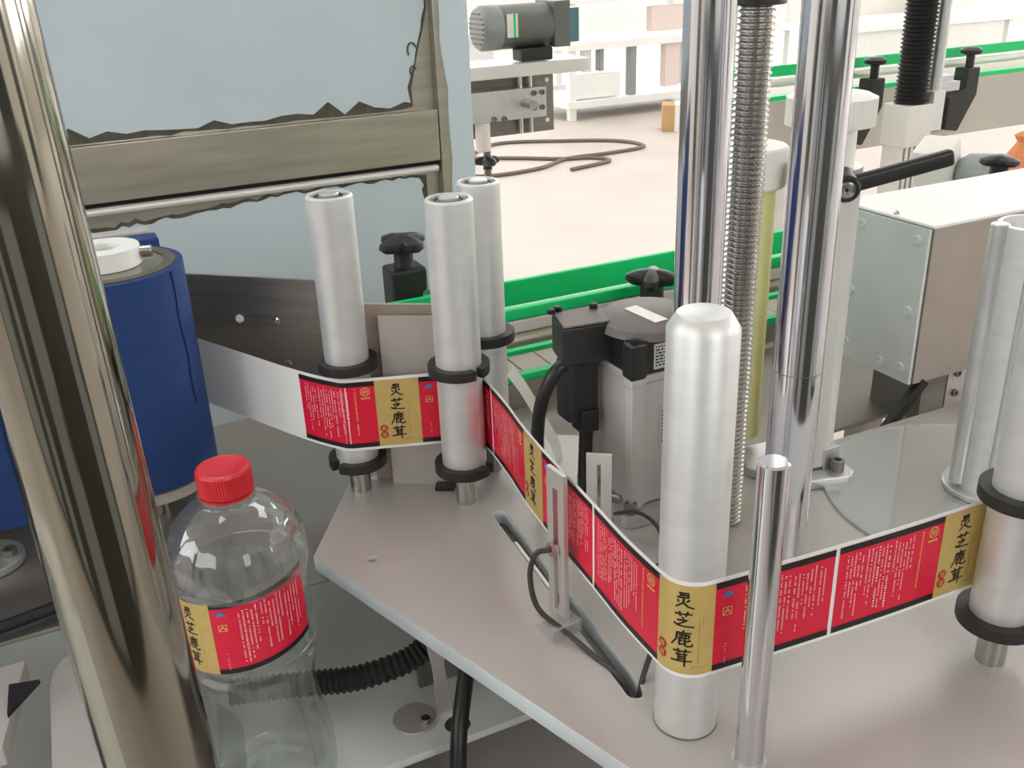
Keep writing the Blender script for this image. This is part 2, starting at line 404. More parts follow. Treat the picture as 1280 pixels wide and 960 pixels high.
PITCH, LEFT, GOLD = 0.2108, 0.0840, 0.0388
LW = PITCH - 0.003
class Print:
    """flat print laid on a sheet through a mapping (u,v,offset)->xyz"""
    def __init__(s, fn): s.fn = fn; s.m = {}
    def layer(s, n): return s.m.setdefault(n, MB())
    def rect(s, n, u0, u1, v0, v1, off, du=0.0025):
        k = max(1, int(math.ceil((u1-u0)/du))); vs = []; 
        for i in range(k+1):
            u = u0+(u1-u0)*i/k; vs += [s.fn(u, v0, off), s.fn(u, v1, off)]
        s.layer(n).add(vs, [(2*i, 2*i+2, 2*i+3, 2*i+1) for i in range(k)])
    def stroke(s, n, pts, w0, w1, off, u0, v0, su, sv):
        P = [(u0+x*su, v0+y*sv) for x, y in pts]
        Q = [P[0]]
        for a, b in zip(P, P[1:]):
            for k in range(1, 4): Q.append((a[0]+(b[0]-a[0])*k/3, a[1]+(b[1]-a[1])*k/3))
        vs = []; m = len(Q)
        for i, q in enumerate(Q):
            a = Q[max(0,i-1)]; b = Q[min(m-1,i+1)]; dx, dy = b[0]-a[0], b[1]-a[1]; L = math.hypot(dx, dy) or 1
            w = (w0 + (w1-w0)*i/(m-1)) * 0.5
            vs += [s.fn(q[0]-dy/L*w, q[1]+dx/L*w, off), s.fn(q[0]+dy/L*w, q[1]-dx/L*w, off)]
        s.layer(n).add(vs, [(2*i, 2*i+1, 2*i+3, 2*i+2) for i in range(m-1)])
    def disc(s, n, u, v, r, off, ri=0.0, k=20):
        vs = []
        if ri:
            for i in range(k):
                a = 2*math.pi*i/k; vs += [s.fn(u+r*math.cos(a), v+r*math.sin(a), off), s.fn(u+ri*math.cos(a), v+ri*math.sin(a), off)]
            s.layer(n).add(vs, [(2*i, 2*((i+1)%k), 2*((i+1)%k)+1, 2*i+1) for i in range(k)])
        else:
            s.layer(n).add([s.fn(u+r*math.cos(2*math.pi*i/k), v+r*math.sin(2*math.pi*i/k), off) for i in range(k)], [tuple(range(k))])
CH = [
 [[(.25,.93),(.72,.97),(.69,.70)],[(.28,.81),(.68,.84)],[(.16,.66),(.76,.71)],[(.20,.52),(.26,.36)],[(.78,.58),(.62,.42)],[(.50,.66),(.46,.36),(.10,.04)],[(.47,.38),(.70,.16),(1.0,.06)]],
 [[(.08,.82),(.94,.88)],[(.31,1.0),(.37,.68)],[(.72,1.04),(.62,.70)],[(.44,.66),(.55,.56)],[(.20,.44),(.74,.52),(.18,.12)],[(.04,.24),(.22,.13),(.55,.10),(1.04,.10)]],
 [[(.50,1.04),(.58,.92)],[(.20,.84),(.94,.88)],[(.24,.84),(.20,.42),(-.04,.0)],[(.32,.70),(.84,.73),(.81,.53)],[(.47,.84),(.46,.53)],[(.66,.84),(.64,.53)],[(.30,.53),(.82,.55)],[(.34,.36),(.54,.39)],[(.36,.48),(.35,.08),(.56,.19)],[(.90,.43),(.66,.31)],[(.63,.48),(.62,.11),(.74,.03),(.98,.06),(.98,.22)]],
 [[(.06,.84),(.95,.89)],[(.31,1.02),(.36,.73)],[(.70,1.04),(.63,.74)],[(.20,.65),(.80,.69)],[(.34,.66),(.33,.22)],[(.36,.51),(.64,.53)],[(.36,.37),(.64,.39)],[(-.04,.19),(1.02,.27)],[(.66,.69),(.65,-.10)]]]
def column(pr, layer, u, v1, length, w, off, rng, dens=0.86):
    v = v1
    while v > v1-length:
        h = w*rng.uniform(0.75, 1.1)
        if rng.random() < dens:
            k = rng.uniform(0.55, 0.95)*w
            pr.rect(layer, u-k/2, u+k/2, v-h*0.42, v, off, 0.01)
            if rng.random() < 0.6: pr.rect(layer, u-w*0.12, u+w*0.12, v-h*0.8, v, off, 0.01)
        v -= h*1.05
def print_label(pr, seed=1, u_from=0.0, u_to=LW):
    """red label with gold panel: all print layers; v from 0 to 0.07"""
    rng = random.Random(seed)
    V0, V1 = 0.0028, 0.0672; BK = 0.0046; o1, o2, o3 = 0.00022, 0.00042, 0.00060
    g0, g1 = LEFT, LEFT+GOLD
    pr.rect('red_field', max(0,u_from), min(LW,u_to), V0, V1, o1)
    for (a, b) in ((0, g0), (g1, LW)):
        a = max(a, u_from); b = min(b, u_to)
        if b > a:
            pr.rect('black_border#%d' % len(pr.m), a, b, V0, V0+BK, o2); pr.rect('black_border#%d' % len(pr.m), a, b, V1-BK, V1, o2)
    pr.rect('gold_panel', g0, g1, V0, V1, o2)
    sc = 0.0122
    for k, ch in enumerate(CH):
        uu = g0+0.0125; vv = 0.0512 - k*0.01375
        for st in ch: pr.stroke('brush_characters', st, 0.00155, 0.00105, o3, uu, vv, sc, sc*0.95)
    for v in (0.0205, 0.0138):                                          # twin seal
        n1, n2 = 'seal#%d' % len(pr.m), 'seal_mark#%d' % len(pr.m)
        pr.disc(n1, g0+0.0052, v, 0.0035, o3)
        for k in range(3): pr.rect(n2, g0+0.0033, g0+0.0071, v-0.0017+k*0.0015, v-0.0011+k*0.0015, o3+0.0002)
        pr.rect(n2, g0+0.0043, g0+0.0049, v-0.002, v+0.002, o3+0.0002); pr.rect(n2, g0+0.0061, g0+0.0066, v-0.002, v+0.002, o3+0.0002)
    column(pr, 'small_brown_print', g0+0.0282, 0.045, 0.034, 0.0011, o3, rng)
    column(pr, 'small_brown_print', g0+0.0305, 0.047, 0.010, 0.0011, o3, rng)
    pr.stroke('small_brown_print', [(0,0),(.5,.4),(1,.1),(1.4,.5)], 0.0006, 0.0003, o3, g0+0.024, 0.0075, 0.006, 0.004)
    # left field
    if u_from <= 0:
        pr.disc('emblem', g0-0.0085, 0.0575, 0.0042, o3, 0.0036)
        for k in (-1, 0, 1): pr.rect('emblem', g0-0.0085+k*0.0018-0.0003, g0-0.0085+k*0.0018+0.0003, 0.0548, 0.0602, o3)
        pr.rect('emblem', g0-0.0112, g0-0.0058, 0.0572, 0.0578, o3)
        for k in range(4): pr.rect('emblem', g0-0.0125+k*0.0021, g0-0.0109+k*0.0021, 0.0505, 0.0520, o3)
        column(pr, 'gold_print', g0-0.0175, 0.0605, 0.0445, 0.0019, o3, rng, 0.95)
        u = g0-0.0250; n = 0
        while u > 0.006:
            big = n in (6, 9)
            column(pr, 'fine_print', u, 0.0600 - rng.choice((0, 0, 0.002)), rng.uniform(0.022, 0.049) if not big else 0.047, 0.0020 if big else 0.00150, o3, rng, 0.90 if big else 0.84)
            u -= 0.0042 if n % 7 == 5 else 0.0029; n += 1
    # right field
    ub = g1 + 0.0085
    pr.stroke('blue_mark', [(0,0),(.25,.55),(.5,.8),(.75,.55),(1,0)], 0.0012, 0.0012, o3, ub-0.0035, 0.0560, 0.007, 0.0045)
    pr.disc('blue_mark', ub, 0.0575, 0.0017, o3)
    pr.rect('gold_mark', ub-0.0032, ub+0.0032, 0.0425, 0.0430, o3); pr.rect('gold_mark', ub-0.0032, ub+0.0032, 0.0480, 0.0485, o3)
    pr.rect('gold_mark', ub-0.0032, ub-0.0026, 0.0425, 0.0485, o3); pr.rect('gold_mark', ub+0.0026, ub+0.0032, 0.0425, 0.0485, o3)
    pr.stroke('gold_mark', [(0,.1),(.5,.9),(1,.1)], 0.0007, 0.0007, o3, ub-0.002, 0.0430, 0.004, 0.005)
    pr.rect('gold_mark', ub-0.0018, ub+0.0018, 0.0452, 0.0457, o3)
    column(pr, 'pale_print', ub, 0.022, 0.015, 0.0022, o3, rng)
    u = g1 + 0.0210; n = 0
    while u < min(u_to, LW)-0.006:
        big = n in (1,)
        column(pr, 'fine_print', u, 0.0600 - rng.choice((0, 0, 0.002, 0.004)), rng.uniform(0.020, 0.046) if not big else 0.047, 0.0021 if big else 0.00150, o3, rng, 0.98 if big else 0.84)
        u += 0.0040 if n % 6 == 4 else 0.0030; n += 1
LAYM = dict(red_field='label_red', black_border='label_black', gold_panel='label_gold', brush_characters='ink_black', seal='seal_red', seal_mark='label_gold',
            small_brown_print='ink_brown', emblem='ink_gold', gold_print='ink_gold', fine_print='ink_white', blue_mark='ink_blue', gold_mark='ink_gold', pale_print='ink_pale')
def build_label(pr, parent, label):
    base = mk('label', pr.m['red_field'], 'label_red', parent, smooth=True, fixn=False, label=label)
    for n, mb in pr.m.items():
        if n != 'red_field': mk(n.split('#')[0], mb, LAYM[n.split('#')[0]], base, smooth=True, fixn=False, kind='stuff' if n in ('fine_print',) else None)
WLEN = (len(WP)-2)*STEP
tw = thing('label_web', (D[0], D[1], 0.05), 'white backing web of red and gold labels threaded round the aluminium rollers', 'label web')
def sheet(fn, u0, u1, v0, v1, th, du=0.0025):
    k = int(math.ceil((u1-u0)/du)); mb = MB(); vs = []
    for i in range(k+1):
        u = u0+(u1-u0)*i/k; vs += [fn(u,v0,0), fn(u,v1,0), fn(u,v1,-th), fn(u,v0,-th)]
    fs = []
    for i in range(k):
        a = 4*i; b = a+4
        fs += [(a,b,b+1,a+1),(a+1,b+1,b+2,a+2),(a+2,b+2,b+3,a+3),(a+3,b+3,b,a)]
    fs += [(0,1,2,3),(4*k+3,4*k+2,4*k+1,4*k)]
    return mb.add(vs, fs)
mk('backing_paper', sheet(web, 0.0, WLEN, 0.0, 0.07, 0.00018), 'paper', tw, fixn=False)
s_gold = near_s(0.2790, 0.404) + 0.0025            # gold panel of the third label starts on the thick roller
LTX = ['red and gold label on the web in front of the leftmost roller', 'red and gold label on the slanting web behind the sensor bracket',
       'red and gold label wrapped round the thick roller', 'red and gold label on the web running to the rightmost roller']
for k in range(4):
    s0 = s_gold - LEFT + (k-2)*PITCH
    pr = Print(lambda u, v, off, s0=s0: web(s0+u, v, off))
    print_label(pr, 11+k, 0.0, min(LW, WLEN-s0-0.002))
    build_label(pr, tw, LTX[k])
# narrow liner strip going back behind the motor
ls = spl([(0.3600,0.772,0.098),(0.372,0.767,0.078),(0.386,0.758,0.046),(0.398,0.750,0.014),(0.400,0.745,-0.02)], 8)
mb = MB(); vs = []
for i, p in enumerate(ls):
    k = i/(len(ls)-1); h = 0.009 + 0.006*k
    vs += [(p.x,p.y,p.z), (p.x-0.009,p.y-0.007,p.z-h*0.7), (p.x-0.009,p.y-0.0067,p.z-h*0.7-0.0003), (p.x,p.y+0.0003,p.z)]
n = len(ls); fs = []
for i in range(n-1):
    a = 4*i; b = a+4; fs += [(a,a+1,b+1,b),(a+2,a+3,b+3,b+2),(a+1,a+2,b+2,b+1),(a+3,a,b,b+3)]
mb.add(vs, fs)
mk('liner_strip', mb, 'paper', label='white curling strip of waste liner between the rear roller and the motor', cat='paper strip')

# ------------------------------------------------------------------ steel columns and lead screw
Hc = (0.4285, 0.4645); Gc = (0.4045, 0.5470); Sc = (0.4680, 0.5790)
t = thing('guide_column', (*Hc,0), 'chrome guide column right of the lead screw, behind the slim steel rod', 'column')
mk('shaft', MB().vcyl(*Hc,0.0165,0.0,0.95,56), 'chrome', t)
mk('joint_ring', MB().annulus(*Hc,0.0164,0.01656,0.1935,0.1941), 'steel_dark', t)
t = thing('guide_column', (*Gc,0), 'chrome guide column left of the lead screw, behind the thick roller', 'column')
mk('shaft', MB().vcyl(*Gc,0.0172,0.0,0.95,56), 'chrome', t)
mk('foot_ring', MB().annulus(*Gc,0.0173,0.024,0.0,0.010), 'alu_satin', t)
t = thing('lead_screw', (*Sc,0), 'threaded steel lead screw between the two chrome columns', 'screw')
pitch = 0.0042; prof = []
zz = 0.0
while zz < 0.418:
    prof += [(0.0113, zz), (0.0132, zz+pitch*0.30), (0.0132, zz+pitch*0.55), (0.0113, zz+pitch*0.85)]; zz += pitch
mk('thread', MB().lathe((*Sc,0),(0,0,1),prof,32), 'steel_shaft', t)
mk('nut', MB().vcyl(*Sc,0.0200,0.4175,0.440,32,0.001), 'black_plastic', t)
mk('upper_shaft', MB().vcyl(*Sc,0.009,0.438,0.95,24), 'steel_shaft', t)
Pp = (-0.0080, 0.4300)
t = thing('chrome_pole', (*Pp,-0.170), 'big mirror-bright chrome pole in the left foreground', 'pole')
mk('shaft', MB().cyl((-0.0046,0.4249,-0.170),(-0.034,0.469,1.30),0.0270,n=72), 'chrome_pole', t)

# ------------------------------------------------------------------ ribbed post with knob and lever
Jc = (0.5860, 0.6240)
t = thing('ribbed_post', (*Jc,0), 'light grey ribbed post with a white knurled knob, behind the chrome column', 'post')
def ribbed(x, y, r, dr, z0, z1, n):
    mb = MB(); vs = []; m = 2*n
    for z in (z0, z1):
        for k in range(m):
            a = 2*math.pi*k/m; rr = r if k % 2 else r-dr
            vs.append((x+rr*math.cos(a), y+rr*math.sin(a), z))
    return mb.add(vs, [tuple(reversed(range(m))), tuple(range(m,2*m))] + [(k,(k+1)%m,m+(k+1)%m,m+k) for k in range(m)])
mk('body', ribbed(*Jc,0.0300,0.0008,0.012,0.285,90), 'alu_white', t, smooth=False)
mk('neck', MB().vcyl(*Jc,0.0225,0.285,0.318,32), 'white_plastic', t)
mk('knob', ribbed(*Jc,0.0360,0.0010,0.318,0.340,72), 'white_plastic', t, smooth=False, bevel=0.0)
mk('knob_top', MB().lathe((*Jc,0),(0,0,1),[(0.0352,0.340),(0.030,0.3428),(0.004,0.3432)],40), 'white_plastic', t)
mk('flange', MB().prism([(0.548,0.585),(0.600,0.570),(0.612,0.578),(0.616,0.600),(0.60,0.66),(0.55,0.665),(0.53,0.63)],0.0,0.010), 'alu_satin', t, bevel=0.002)
socket_screw(t, (0.5985,0.586,0.010),(0,0,1),0.0065,0.0105,'steel_dark')
socket_screw(t, (0.535,0.612,0.008),(0,0,1),0.0065,0.0105,'steel_dark')
mk('clamp_plate', MB().box(0.588,0.6065,0.592,0.612,0.010,0.030), 'alu_satin', t, bevel=0.001)
lc = Vector((0.5765,0.5900,0.2745)); le = Vector((0.6520,0.5605,0.2925))
t = thing('clamp_lever', tuple(lc), 'black clamping lever sticking out right of the ribbed post', 'lever')
ax = Vector((-0.55,-0.82,-0.10)).normalized()
mk('hub', MB().lathe(lc-ax*0.018, ax, [(0.0100,0),(0.0112,0.002),(0.0112,0.026),(0.0095,0.028)],32), 'black_plastic', t)
mk('hub_screw', MB().lathe(lc+ax*0.0095, ax, [(0.0068,0),(0.0068,0.0012),(0.005,0.0018),(0.0028,0.0018),(0.0026,0.0006),(0.0004,0.0004)],24), 'steel_shaft', t)
dv = (le-lc).normalized()
mk('handle', MB().obox(lc+dv*0.006+(le-lc)*0.5, (le-lc).length, 0.010, 0.0135, ax=dv, up=(0,0,1)), 'black_plastic', t, bevel=0.0035, seg=3)
# yellow roller
Yc = (0.5500, 0.6800)
t = thing('yellow_roller', (*Yc,0), 'pale yellow roller with a white cap between the lead screw and chrome column', 'roller')
mk('body', MB().vcyl(*Yc,0.0260,0.022,0.262,40), 'yellow_plastic', t)
mk('cap', MB().vcyl(*Yc,0.034,0.262,0.297,40,0.002), 'white_plastic', t)
mk('shaft', MB().vcyl(*Yc,0.010,-0.03,0.022,24), 'steel_dark', t)
mk('cap_bolt', MB().vcyl(*Yc,0.012,0.297,0.303,20,0.001), 'white_plastic', t)

# ------------------------------------------------------------------ right side: disc, slotted tube, cover box
mk('turntable_disc', MB().lathe((0.690,0.503,0),(0,0,1),[(0.1345,0.0006),(0.1355,0.0016),(0.1350,0.003),(0.030,0.003)],96), 'acrylic', label='thin clear round disc lying on the plate under the slotted tube', cat='disc')
Kc = (0.6990, 0.5060)
t = thing('slotted_tube', (*Kc,0.0), 'pale aluminium tube with a grooved edge strip standing on the clear disc', 'tube')
mk('tube', MB().lathe((*Kc,0),(0,0,1),[(0.0270,0.008),(0.0270,0.2445),(0.0262,0.2452),(0.0235,0.2452),(0.0230,0.236),(0.002,0.236)],56), 'alu_roller', t)
mk('edge_strip', MB().vcyl(Kc[0]-0.0262,Kc[1]+0.0105,0.0072,0.012,0.2462,20,0.001), 'alu_satin', t)
mk('groove_line', MB().vcyl(Kc[0]-0.0205,Kc[1]-0.0170,0.0025,0.016,0.2440,10), 'alu_satin', t)
mk('flange', MB().vcyl(*Kc,0.037,0.0031,0.0085,48,0.001), 'alu_satin', t)
t = thing('cover_box', (0.90,0.712,0.02), 'rectangular machine box with a white top and screwed zinc end cover', 'box')
X0,X1,Y0,Y1,Z0,Z1 = 0.7665,1.12,0.6618,0.790,0.027,0.197
mk('housing', MB().box(X0+0.003,X1,Y0,Y1,Z0,Z1-0.003), 'box_steel', t, bevel=0.001)
mk('lid', MB().box(X0+0.0005,X1,Y0-0.001,Y1,Z1-0.003,Z1), 'white_paint', t, bevel=0.0008)
ec = mk('end_cover', MB().box(X0-0.002,X0+0.002,Y0+0.002,Y1-0.002,Z0,Z1-0.004), 'zinc', t, bevel=0.0005)
for (yy, zz) in ((0.677,0.180),(0.752,0.180),(0.677,0.105),(0.757,0.105),(0.677,0.043),(0.705,0.040),(0.757,0.045)):
    socket_screw(ec, (X0-0.002,yy,zz), (-1,0,0), 0.0052, 0.002, 'zinc', 'screw')
mk('lid_screw', MB().lathe((X0+0.006,0.715,Z1),(0,0,1),[(0.003,0),(0.003,0.002),(0.002,0.003)],12), 'steel_shaft', t)
mk('foot_plate', MB().box(0.80,0.835,0.675,0.745,-0.030,Z0), 'steel_dark', t)
mk('foot_plate', MB().box(0.85,1.05,0.685,0.690,-0.030,Z0), 'panel_light', t)
for (xx, zz) in ((0.862,0.012),(0.885,0.012),(0.862,-0.012),(0.885,-0.012)):
    socket_screw(t, (xx,0.685,zz),(0,-1,0),0.0042,0.004,'steel_dark')
mk('stay', MB().obox((0.765,0.668,-0.002),0.075,0.010,0.010,ax=(0.55,-0.1,0.75)), 'black_plastic', t, bevel=0.001)

# ------------------------------------------------------------------ servo motor
t = thing('servo_motor', (0.43,0.65,0), 'grey servo motor with a black end cap behind the slanting label web', 'motor')
def rsq(x0,x1,y0,y1,c,n=5):
    L = []
    for (cx_,cy_,a) in ((x1-c,y0+c,-90),(x1-c,y1-c,0),(x0+c,y1-c,90),(x0+c,y0+c,180)):
        for k in range(n+1): L.append((cx_+c*math.cos(rad(a+90*k/n)), cy_+c*math.sin(rad(a+90*k/n))))
    return L
def notched(x0,x1,y0,y1,q,d):
    """square with bolt-corner lugs: sides waist in between the corners"""
    return [(x0,y0),(x0+q,y0),(x0+q+d,y0+d),(x1-q-d,y0+d),(x1-q,y0),(x1,y0),(x1,y0+q),(x1-d,y0+q+d),(x1-d,y1-q-d),(x1,y1-q),(x1,y1),(x1-q,y1),
            (x1-q-d,y1-d),(x0+q+d,y1-d),(x0+q,y1),(x0,y1),(x0,y1-q),(x0+d,y1-q-d),(x0+d,y0+q+d),(x0,y0+q)]
mk('flange', MB().prism(rsq(0.383,0.477,0.603,0.697,0.010),0.0,0.012), 'alu_satin', t, bevel=0.001)
mk('body', MB().prism(notched(0.392,0.468,0.612,0.688,0.012,0.005),0.012,0.128), 'motor_body', t, bevel=0.0025)
mk('collar', MB().prism(notched(0.390,0.470,0.610,0.690,0.013,0.005),0.128,0.136), 'motor_body', t, bevel=0.002)
mk('end_cap', MB().prism(notched(0.389,0.471,0.609,0.691,0.014,0.006),0.136,0.166), 'black_cast', t, bevel=0.002)
mk('cap_plate', MB().lathe((0.432,0.652,0),(0,0,1),[(0.044,0.165),(0.042,0.172),(0.036,0.176),(0.003,0.1765)],56), 'grey_cap', t)
ch = mk('connector_housing', MB().prism([(0.352,0.655),(0.400,0.648),(0.400,0.690),(0.362,0.694)],0.140,0.1735), 'black_cast', t, bevel=0.002)
mk('housing_lid', MB().prism([(0.3535,0.656),(0.405,0.649),(0.405,0.689),(0.363,0.6925)],0.1735,0.1755), 'grey_cap', ch, bevel=0.0008)
mk('side_connector', MB().box(0.362,0.392,0.664,0.690,0.080,0.136), 'black_cast', t, bevel=0.004)
mk('side_plug', MB().box(0.372,0.390,0.660,0.680,0.070,0.092), 'black_plastic', t, bevel=0.002)
mk('sticker', MB().obox((0.425,0.645,0.1769),0.042,0.013,0.0006,ax=(0.10,-0.99,0)), 'tape_white', t)
npl = mk('nameplate', MB().box(0.414,0.440,0.6143,0.6149,0.140,0.162), 'alu_white', t)
rng = random.Random(3); mb = MB()
for i in range(7):
    x = 0.4155
    while x < 0.437:
        w = rng.uniform(0.001,0.004); mb.box(x,min(x+w,0.4385),0.6141,0.6144,0.1425+i*0.0027,0.1438+i*0.0027); x += w+0.0012
mk('nameplate_print', mb, 'ink_black', npl, smooth=False, kind='stuff')
sp_ = mk('side_sticker', MB().box(0.4225,0.4310,0.6160,0.6166,0.065,0.105), 'motor_body', t)
mb = MB()
for i in range(9): mb.box(0.4245,0.4255+rng.uniform(0,0.003),0.6158,0.6161,0.070+i*0.0035,0.0718+i*0.0035)
mk('sticker_print', mb, 'ink_black', sp_, smooth=False, kind='stuff')
for (xx,yy,zz) in ((0.397,0.617,0.166),(0.463,0.617,0.166),(0.463,0.683,0.166),(0.397,0.683,0.176),(0.360,0.690,0.1755),(0.368,0.693,0.1755)):
    mk('cap_screw', MB().lathe((xx,yy,zz),(0,0,1),[(0.0036,0),(0.0036,0.003),(0.0026,0.0042)],14), 'black_nut', t)
for (xx,yy) in ((0.392,0.612),(0.468,0.612),(0.392,0.688)):
    socket_screw(t,(xx,yy,0.012),(0,0,1),0.0058,0.009,'steel_dark')
mk('motor_cable', MB().tube(spl([(0.362,0.664,0.142),(0.348,0.664,0.132),(0.338,0.668,0.108),(0.336,0.674,0.075),(0.340,0.680,0.040),(0.352,0.690,0.005),(0.366,0.716,-0.004)],8),0.0058,12), 'cable_black',
   label='thick black cable curving down from the motor cap connector', cat='cable')
mk('plug_cable', MB().tube(spl([(0.381,0.668,0.074),(0.380,0.668,0.05),(0.379,0.668,0.025),(0.379,0.667,0.004)],6),0.0062,12), 'cable_black',
   label='short black cable hanging straight down from the plug on the motor side', cat='cable')

# ------------------------------------------------------------------ sensor bracket on the slot
t = thing('sensor_bracket', (0.285,0.52,0), 'slotted grey sensor bracket with a clear foot standing in front of the web', 'bracket')
bx, by = 0.2745, 0.5230
dvx = Vector((0.10,-0.995,0))
def slot_plate(c, w, th, z0, z1, s0, s1, sw, ax):
    mb = MB(); c = Vector((c[0],c[1],0)); ax = Vector(ax).normalized()
    for (a, b, z, y) in ((-w/2,-sw/2,z0,z1),(sw/2,w/2,z0,z1),(-sw/2,sw/2,z0,s0),(-sw/2,sw/2,s1,z1)):
        mb.obox(c+ax*((a+b)/2)+Vector((0,0,(z+y)/2)), b-a, th, y-z, ax=ax)
    return mb
mk('upright', slot_plate((bx,by),0.021,0.0035,0.0,0.129,0.012,0.115,0.0062,dvx), 'panel_light', t, smooth=False)
mk('foot', MB().obox((bx-0.004,by-0.006,0.005),0.024,0.026,0.010,ax=dvx), 'acrylic', t, bevel=0.001)
mk('clamp_nut', MB().lathe((bx-0.007,by,0.066),(1,0,0),[(0.0055,0),(0.0055,0.005),(0.003,0.0055),(0.003,0.018)],6), 'steel_shaft', t, smooth=False)
mk('fibre_cable', MB().tube(spl([(bx-0.006,by,0.066),(bx-0.016,by+0.004,0.063),(bx-0.021,by+0.004,0.045),(bx-0.018,by-0.002,0.020),(0.2700,0.502,0.006),(0.2780,0.474,0.001),(0.2835,0.450,-0.002),(0.2845,0.437,-0.018)],8),0.0021,8), 'cable_dark',
   label='thin dark sensor cable looping from the sensor bracket into the slot', cat='cable')
mk('fibre_cable', MB().tube(spl([(0.3180,0.452,0.040),(0.3060,0.447,0.018),(0.2940,0.440,0.002),(0.2860,0.434,-0.018)],8),0.0021,8), 'cable_dark',
   label='short thin dark cable under the web entering the slot end beside the thick roller', cat='cable')
mk('fibre_cable', MB().tube(spl([(0.372,0.606,0.020),(0.385,0.590,0.026),(0.392,0.570,0.020),(0.388,0.552,0.0025),(0.370,0.545,0.0025)],8),0.0016,8), 'cable_dark',
   label='fine dark cable arching over the plate in front of the motor foot', cat='cable')
t = thing('upright_stay', (0.345,0.585,0), 'slotted pale metal stay behind the web in front of the motor', 'bracket')
mk('upright', slot_plate((0.3450,0.5850),0.020,0.003,0.0,0.094,0.02,0.085,0.003,(0.8,-0.6,0)), 'alu_white', t, smooth=False)
mk('bolt', MB().lathe((0.358,0.586,0.050),(0.6,-0.8,0),[(0.004,0),(0.004,0.006),(0.003,0.007)],12), 'steel_dark', t)
t = thing('slot_tape', (0.29,0.55,-0.012), 'white and black tape strip stuck along the slot under the web', 'tape')
mk('white_strip', MB().obox((0.2915,0.600,-0.0095),0.075,0.0030,0.016,ax=(0.062,1,0)), 'tape_white', t)
mk('black_strip', MB().obox((0.2885,0.550,-0.0095),0.020,0.0034,0.016,ax=(0.062,1,0)), 'black_rubber', t)
mk('black_strip', MB().obox((0.2792,0.452,-0.0095),0.026,0.0034,0.016,ax=(0.062,1,0)), 'black_rubber', t)
mk('slot_tray', MB().box(0.262,0.318,0.41,0.70,-0.026,-0.0145), 'steel_deck', label='grey steel strip closing the slot from below', cat='strip')

# upright sheets behind the first rollers
t = thing('steel_guide_plate', (0.15,0.92,-0.03), 'dark brushed steel plate standing between blue drum and leftmost roller', 'plate')
mk('sheet', MB().wall((0.090,0.972),(0.2065,0.874),0.003,0.060,0.181), 'steel_dark', t, bevel=0.0005)
mk('strut', MB().wall((0.2050,0.8750),(0.2270,0.8015),0.004,0.075,0.110), 'steel_dark', t)
mk('foot_post', MB().box(0.088,0.096,0.968,0.976,-0.030,0.062), 'steel_dark', t)
gd = Vector((0.1165,-0.098,0)).normalized(); gn = Vector((-gd.y*-1,-gd.x,0)); gn = Vector((-0.6437,-0.7653,0))
for (k, z, mm) in ((0.068,0.138,'tape_white'),(0.108,0.138,'steel_shaft'),(0.115,0.095,'steel_shaft')):
    p = Vector((0.090,0.972,z)) + gd*k + gn*0.0015
    mk('screw', MB().lathe(p, gn, [(0.0042,0),(0.0040,0.002),(0.0022,0.0026),(0.0018,0.0008),(0.0004,0.0006)],16), mm, t)
t = thing('light_guide_plate', (0.26,0.77,0), 'light grey upright sheet between the two front-left rollers behind the web', 'plate')
mk('sheet', MB().wall((0.236,0.782),(0.293,0.7475),0.002,0.0,0.168), 'panel_light', t)
mk('back_sheet', MB().wall((0.2265,0.800),(0.296,0.7555),0.004,0.0,0.176), 'panel_edge', t)
mk('foot_tab', MB().obox((0.275,0.748,0.002),0.018,0.012,0.004,ax=(0.85,-0.5,0)), 'black_plastic', t, bevel=0.001)

# ------------------------------------------------------------------ blue wrap belt
Bc = (0.0308, 0.8940); BR = 0.0635
t = thing('wrap_belt', (*Bc,-0.03), 'blue foam belt looped over a rubber-rimmed drum on the left', 'belt')
def loop_path(r): 
    L = [(-0.62,Bc[1]-r),(Bc[0],Bc[1]-r)] + arc(Bc, r, rad(-90), rad(90), 28)[1:-1] + [(Bc[0],Bc[1]+r),(-0.62,Bc[1]+r)] + arc((-0.62,Bc[1]), r, rad(90), rad(270), 20)[1:-1]
    return L
po = loop_path(BR); pi_ = loop_path(BR-0.006); n = len(po); mb = MB(); vs = []
for (a, b) in zip(po, pi_): vs += [(a[0],a[1],0.022),(a[0],a[1],0.2185),(b[0],b[1],0.2185),(b[0],b[1],0.022)]
fs = []
for i in range(n):
    a = 4*i; b = 4*((i+1)%n); fs += [(a,b,b+1,a+1),(a+1,b+1,b+2,a+2),(a+2,b+2,b+3,a+3),(a+3,b+3,b,a)]
bl = mk('belt', mb.add(vs, fs), 'belt_blue', t)
sm = rad(-42)
sv = [Vector((Bc[0]+(BR+0.0003)*math.cos(sm+0.02*math.sin(k*1.3)+0.05*(k/10)), Bc[1]+(BR+0.0003)*math.sin(sm+0.02*math.sin(k*1.3)+0.05*(k/10)), 0.217-k*0.0125)) for k in range(11)]
mk('seam', MB().tube(sv,0.0008,6), 'belt_seam', bl)
mk('rubber_rim', MB().annulus(*Bc,0.048,BR-0.0061,0.020,0.2196), 'rubber_brown', t)
mk('drum', MB().lathe((*Bc,0),(0,0,1),[(0.0479,0.012),(0.0479,0.2185),(0.030,0.2190),(0.004,0.2190)],48), 'drum_face', t)
mk('bottom_flange', MB().lathe((*Bc,0),(0,0,1),[(0.010,0.006),(0.0600,0.008),(0.0600,0.018),(0.048,0.020)],48), 'panel_light', t)
mk('drum', MB().vcyl(-0.62,Bc[1],BR-0.0062,0.02,0.2185,40), 'drum_face', t)
mk('shaft', MB().vcyl(*Bc,0.010,-0.030,0.2260,24), 'steel_shaft', t)
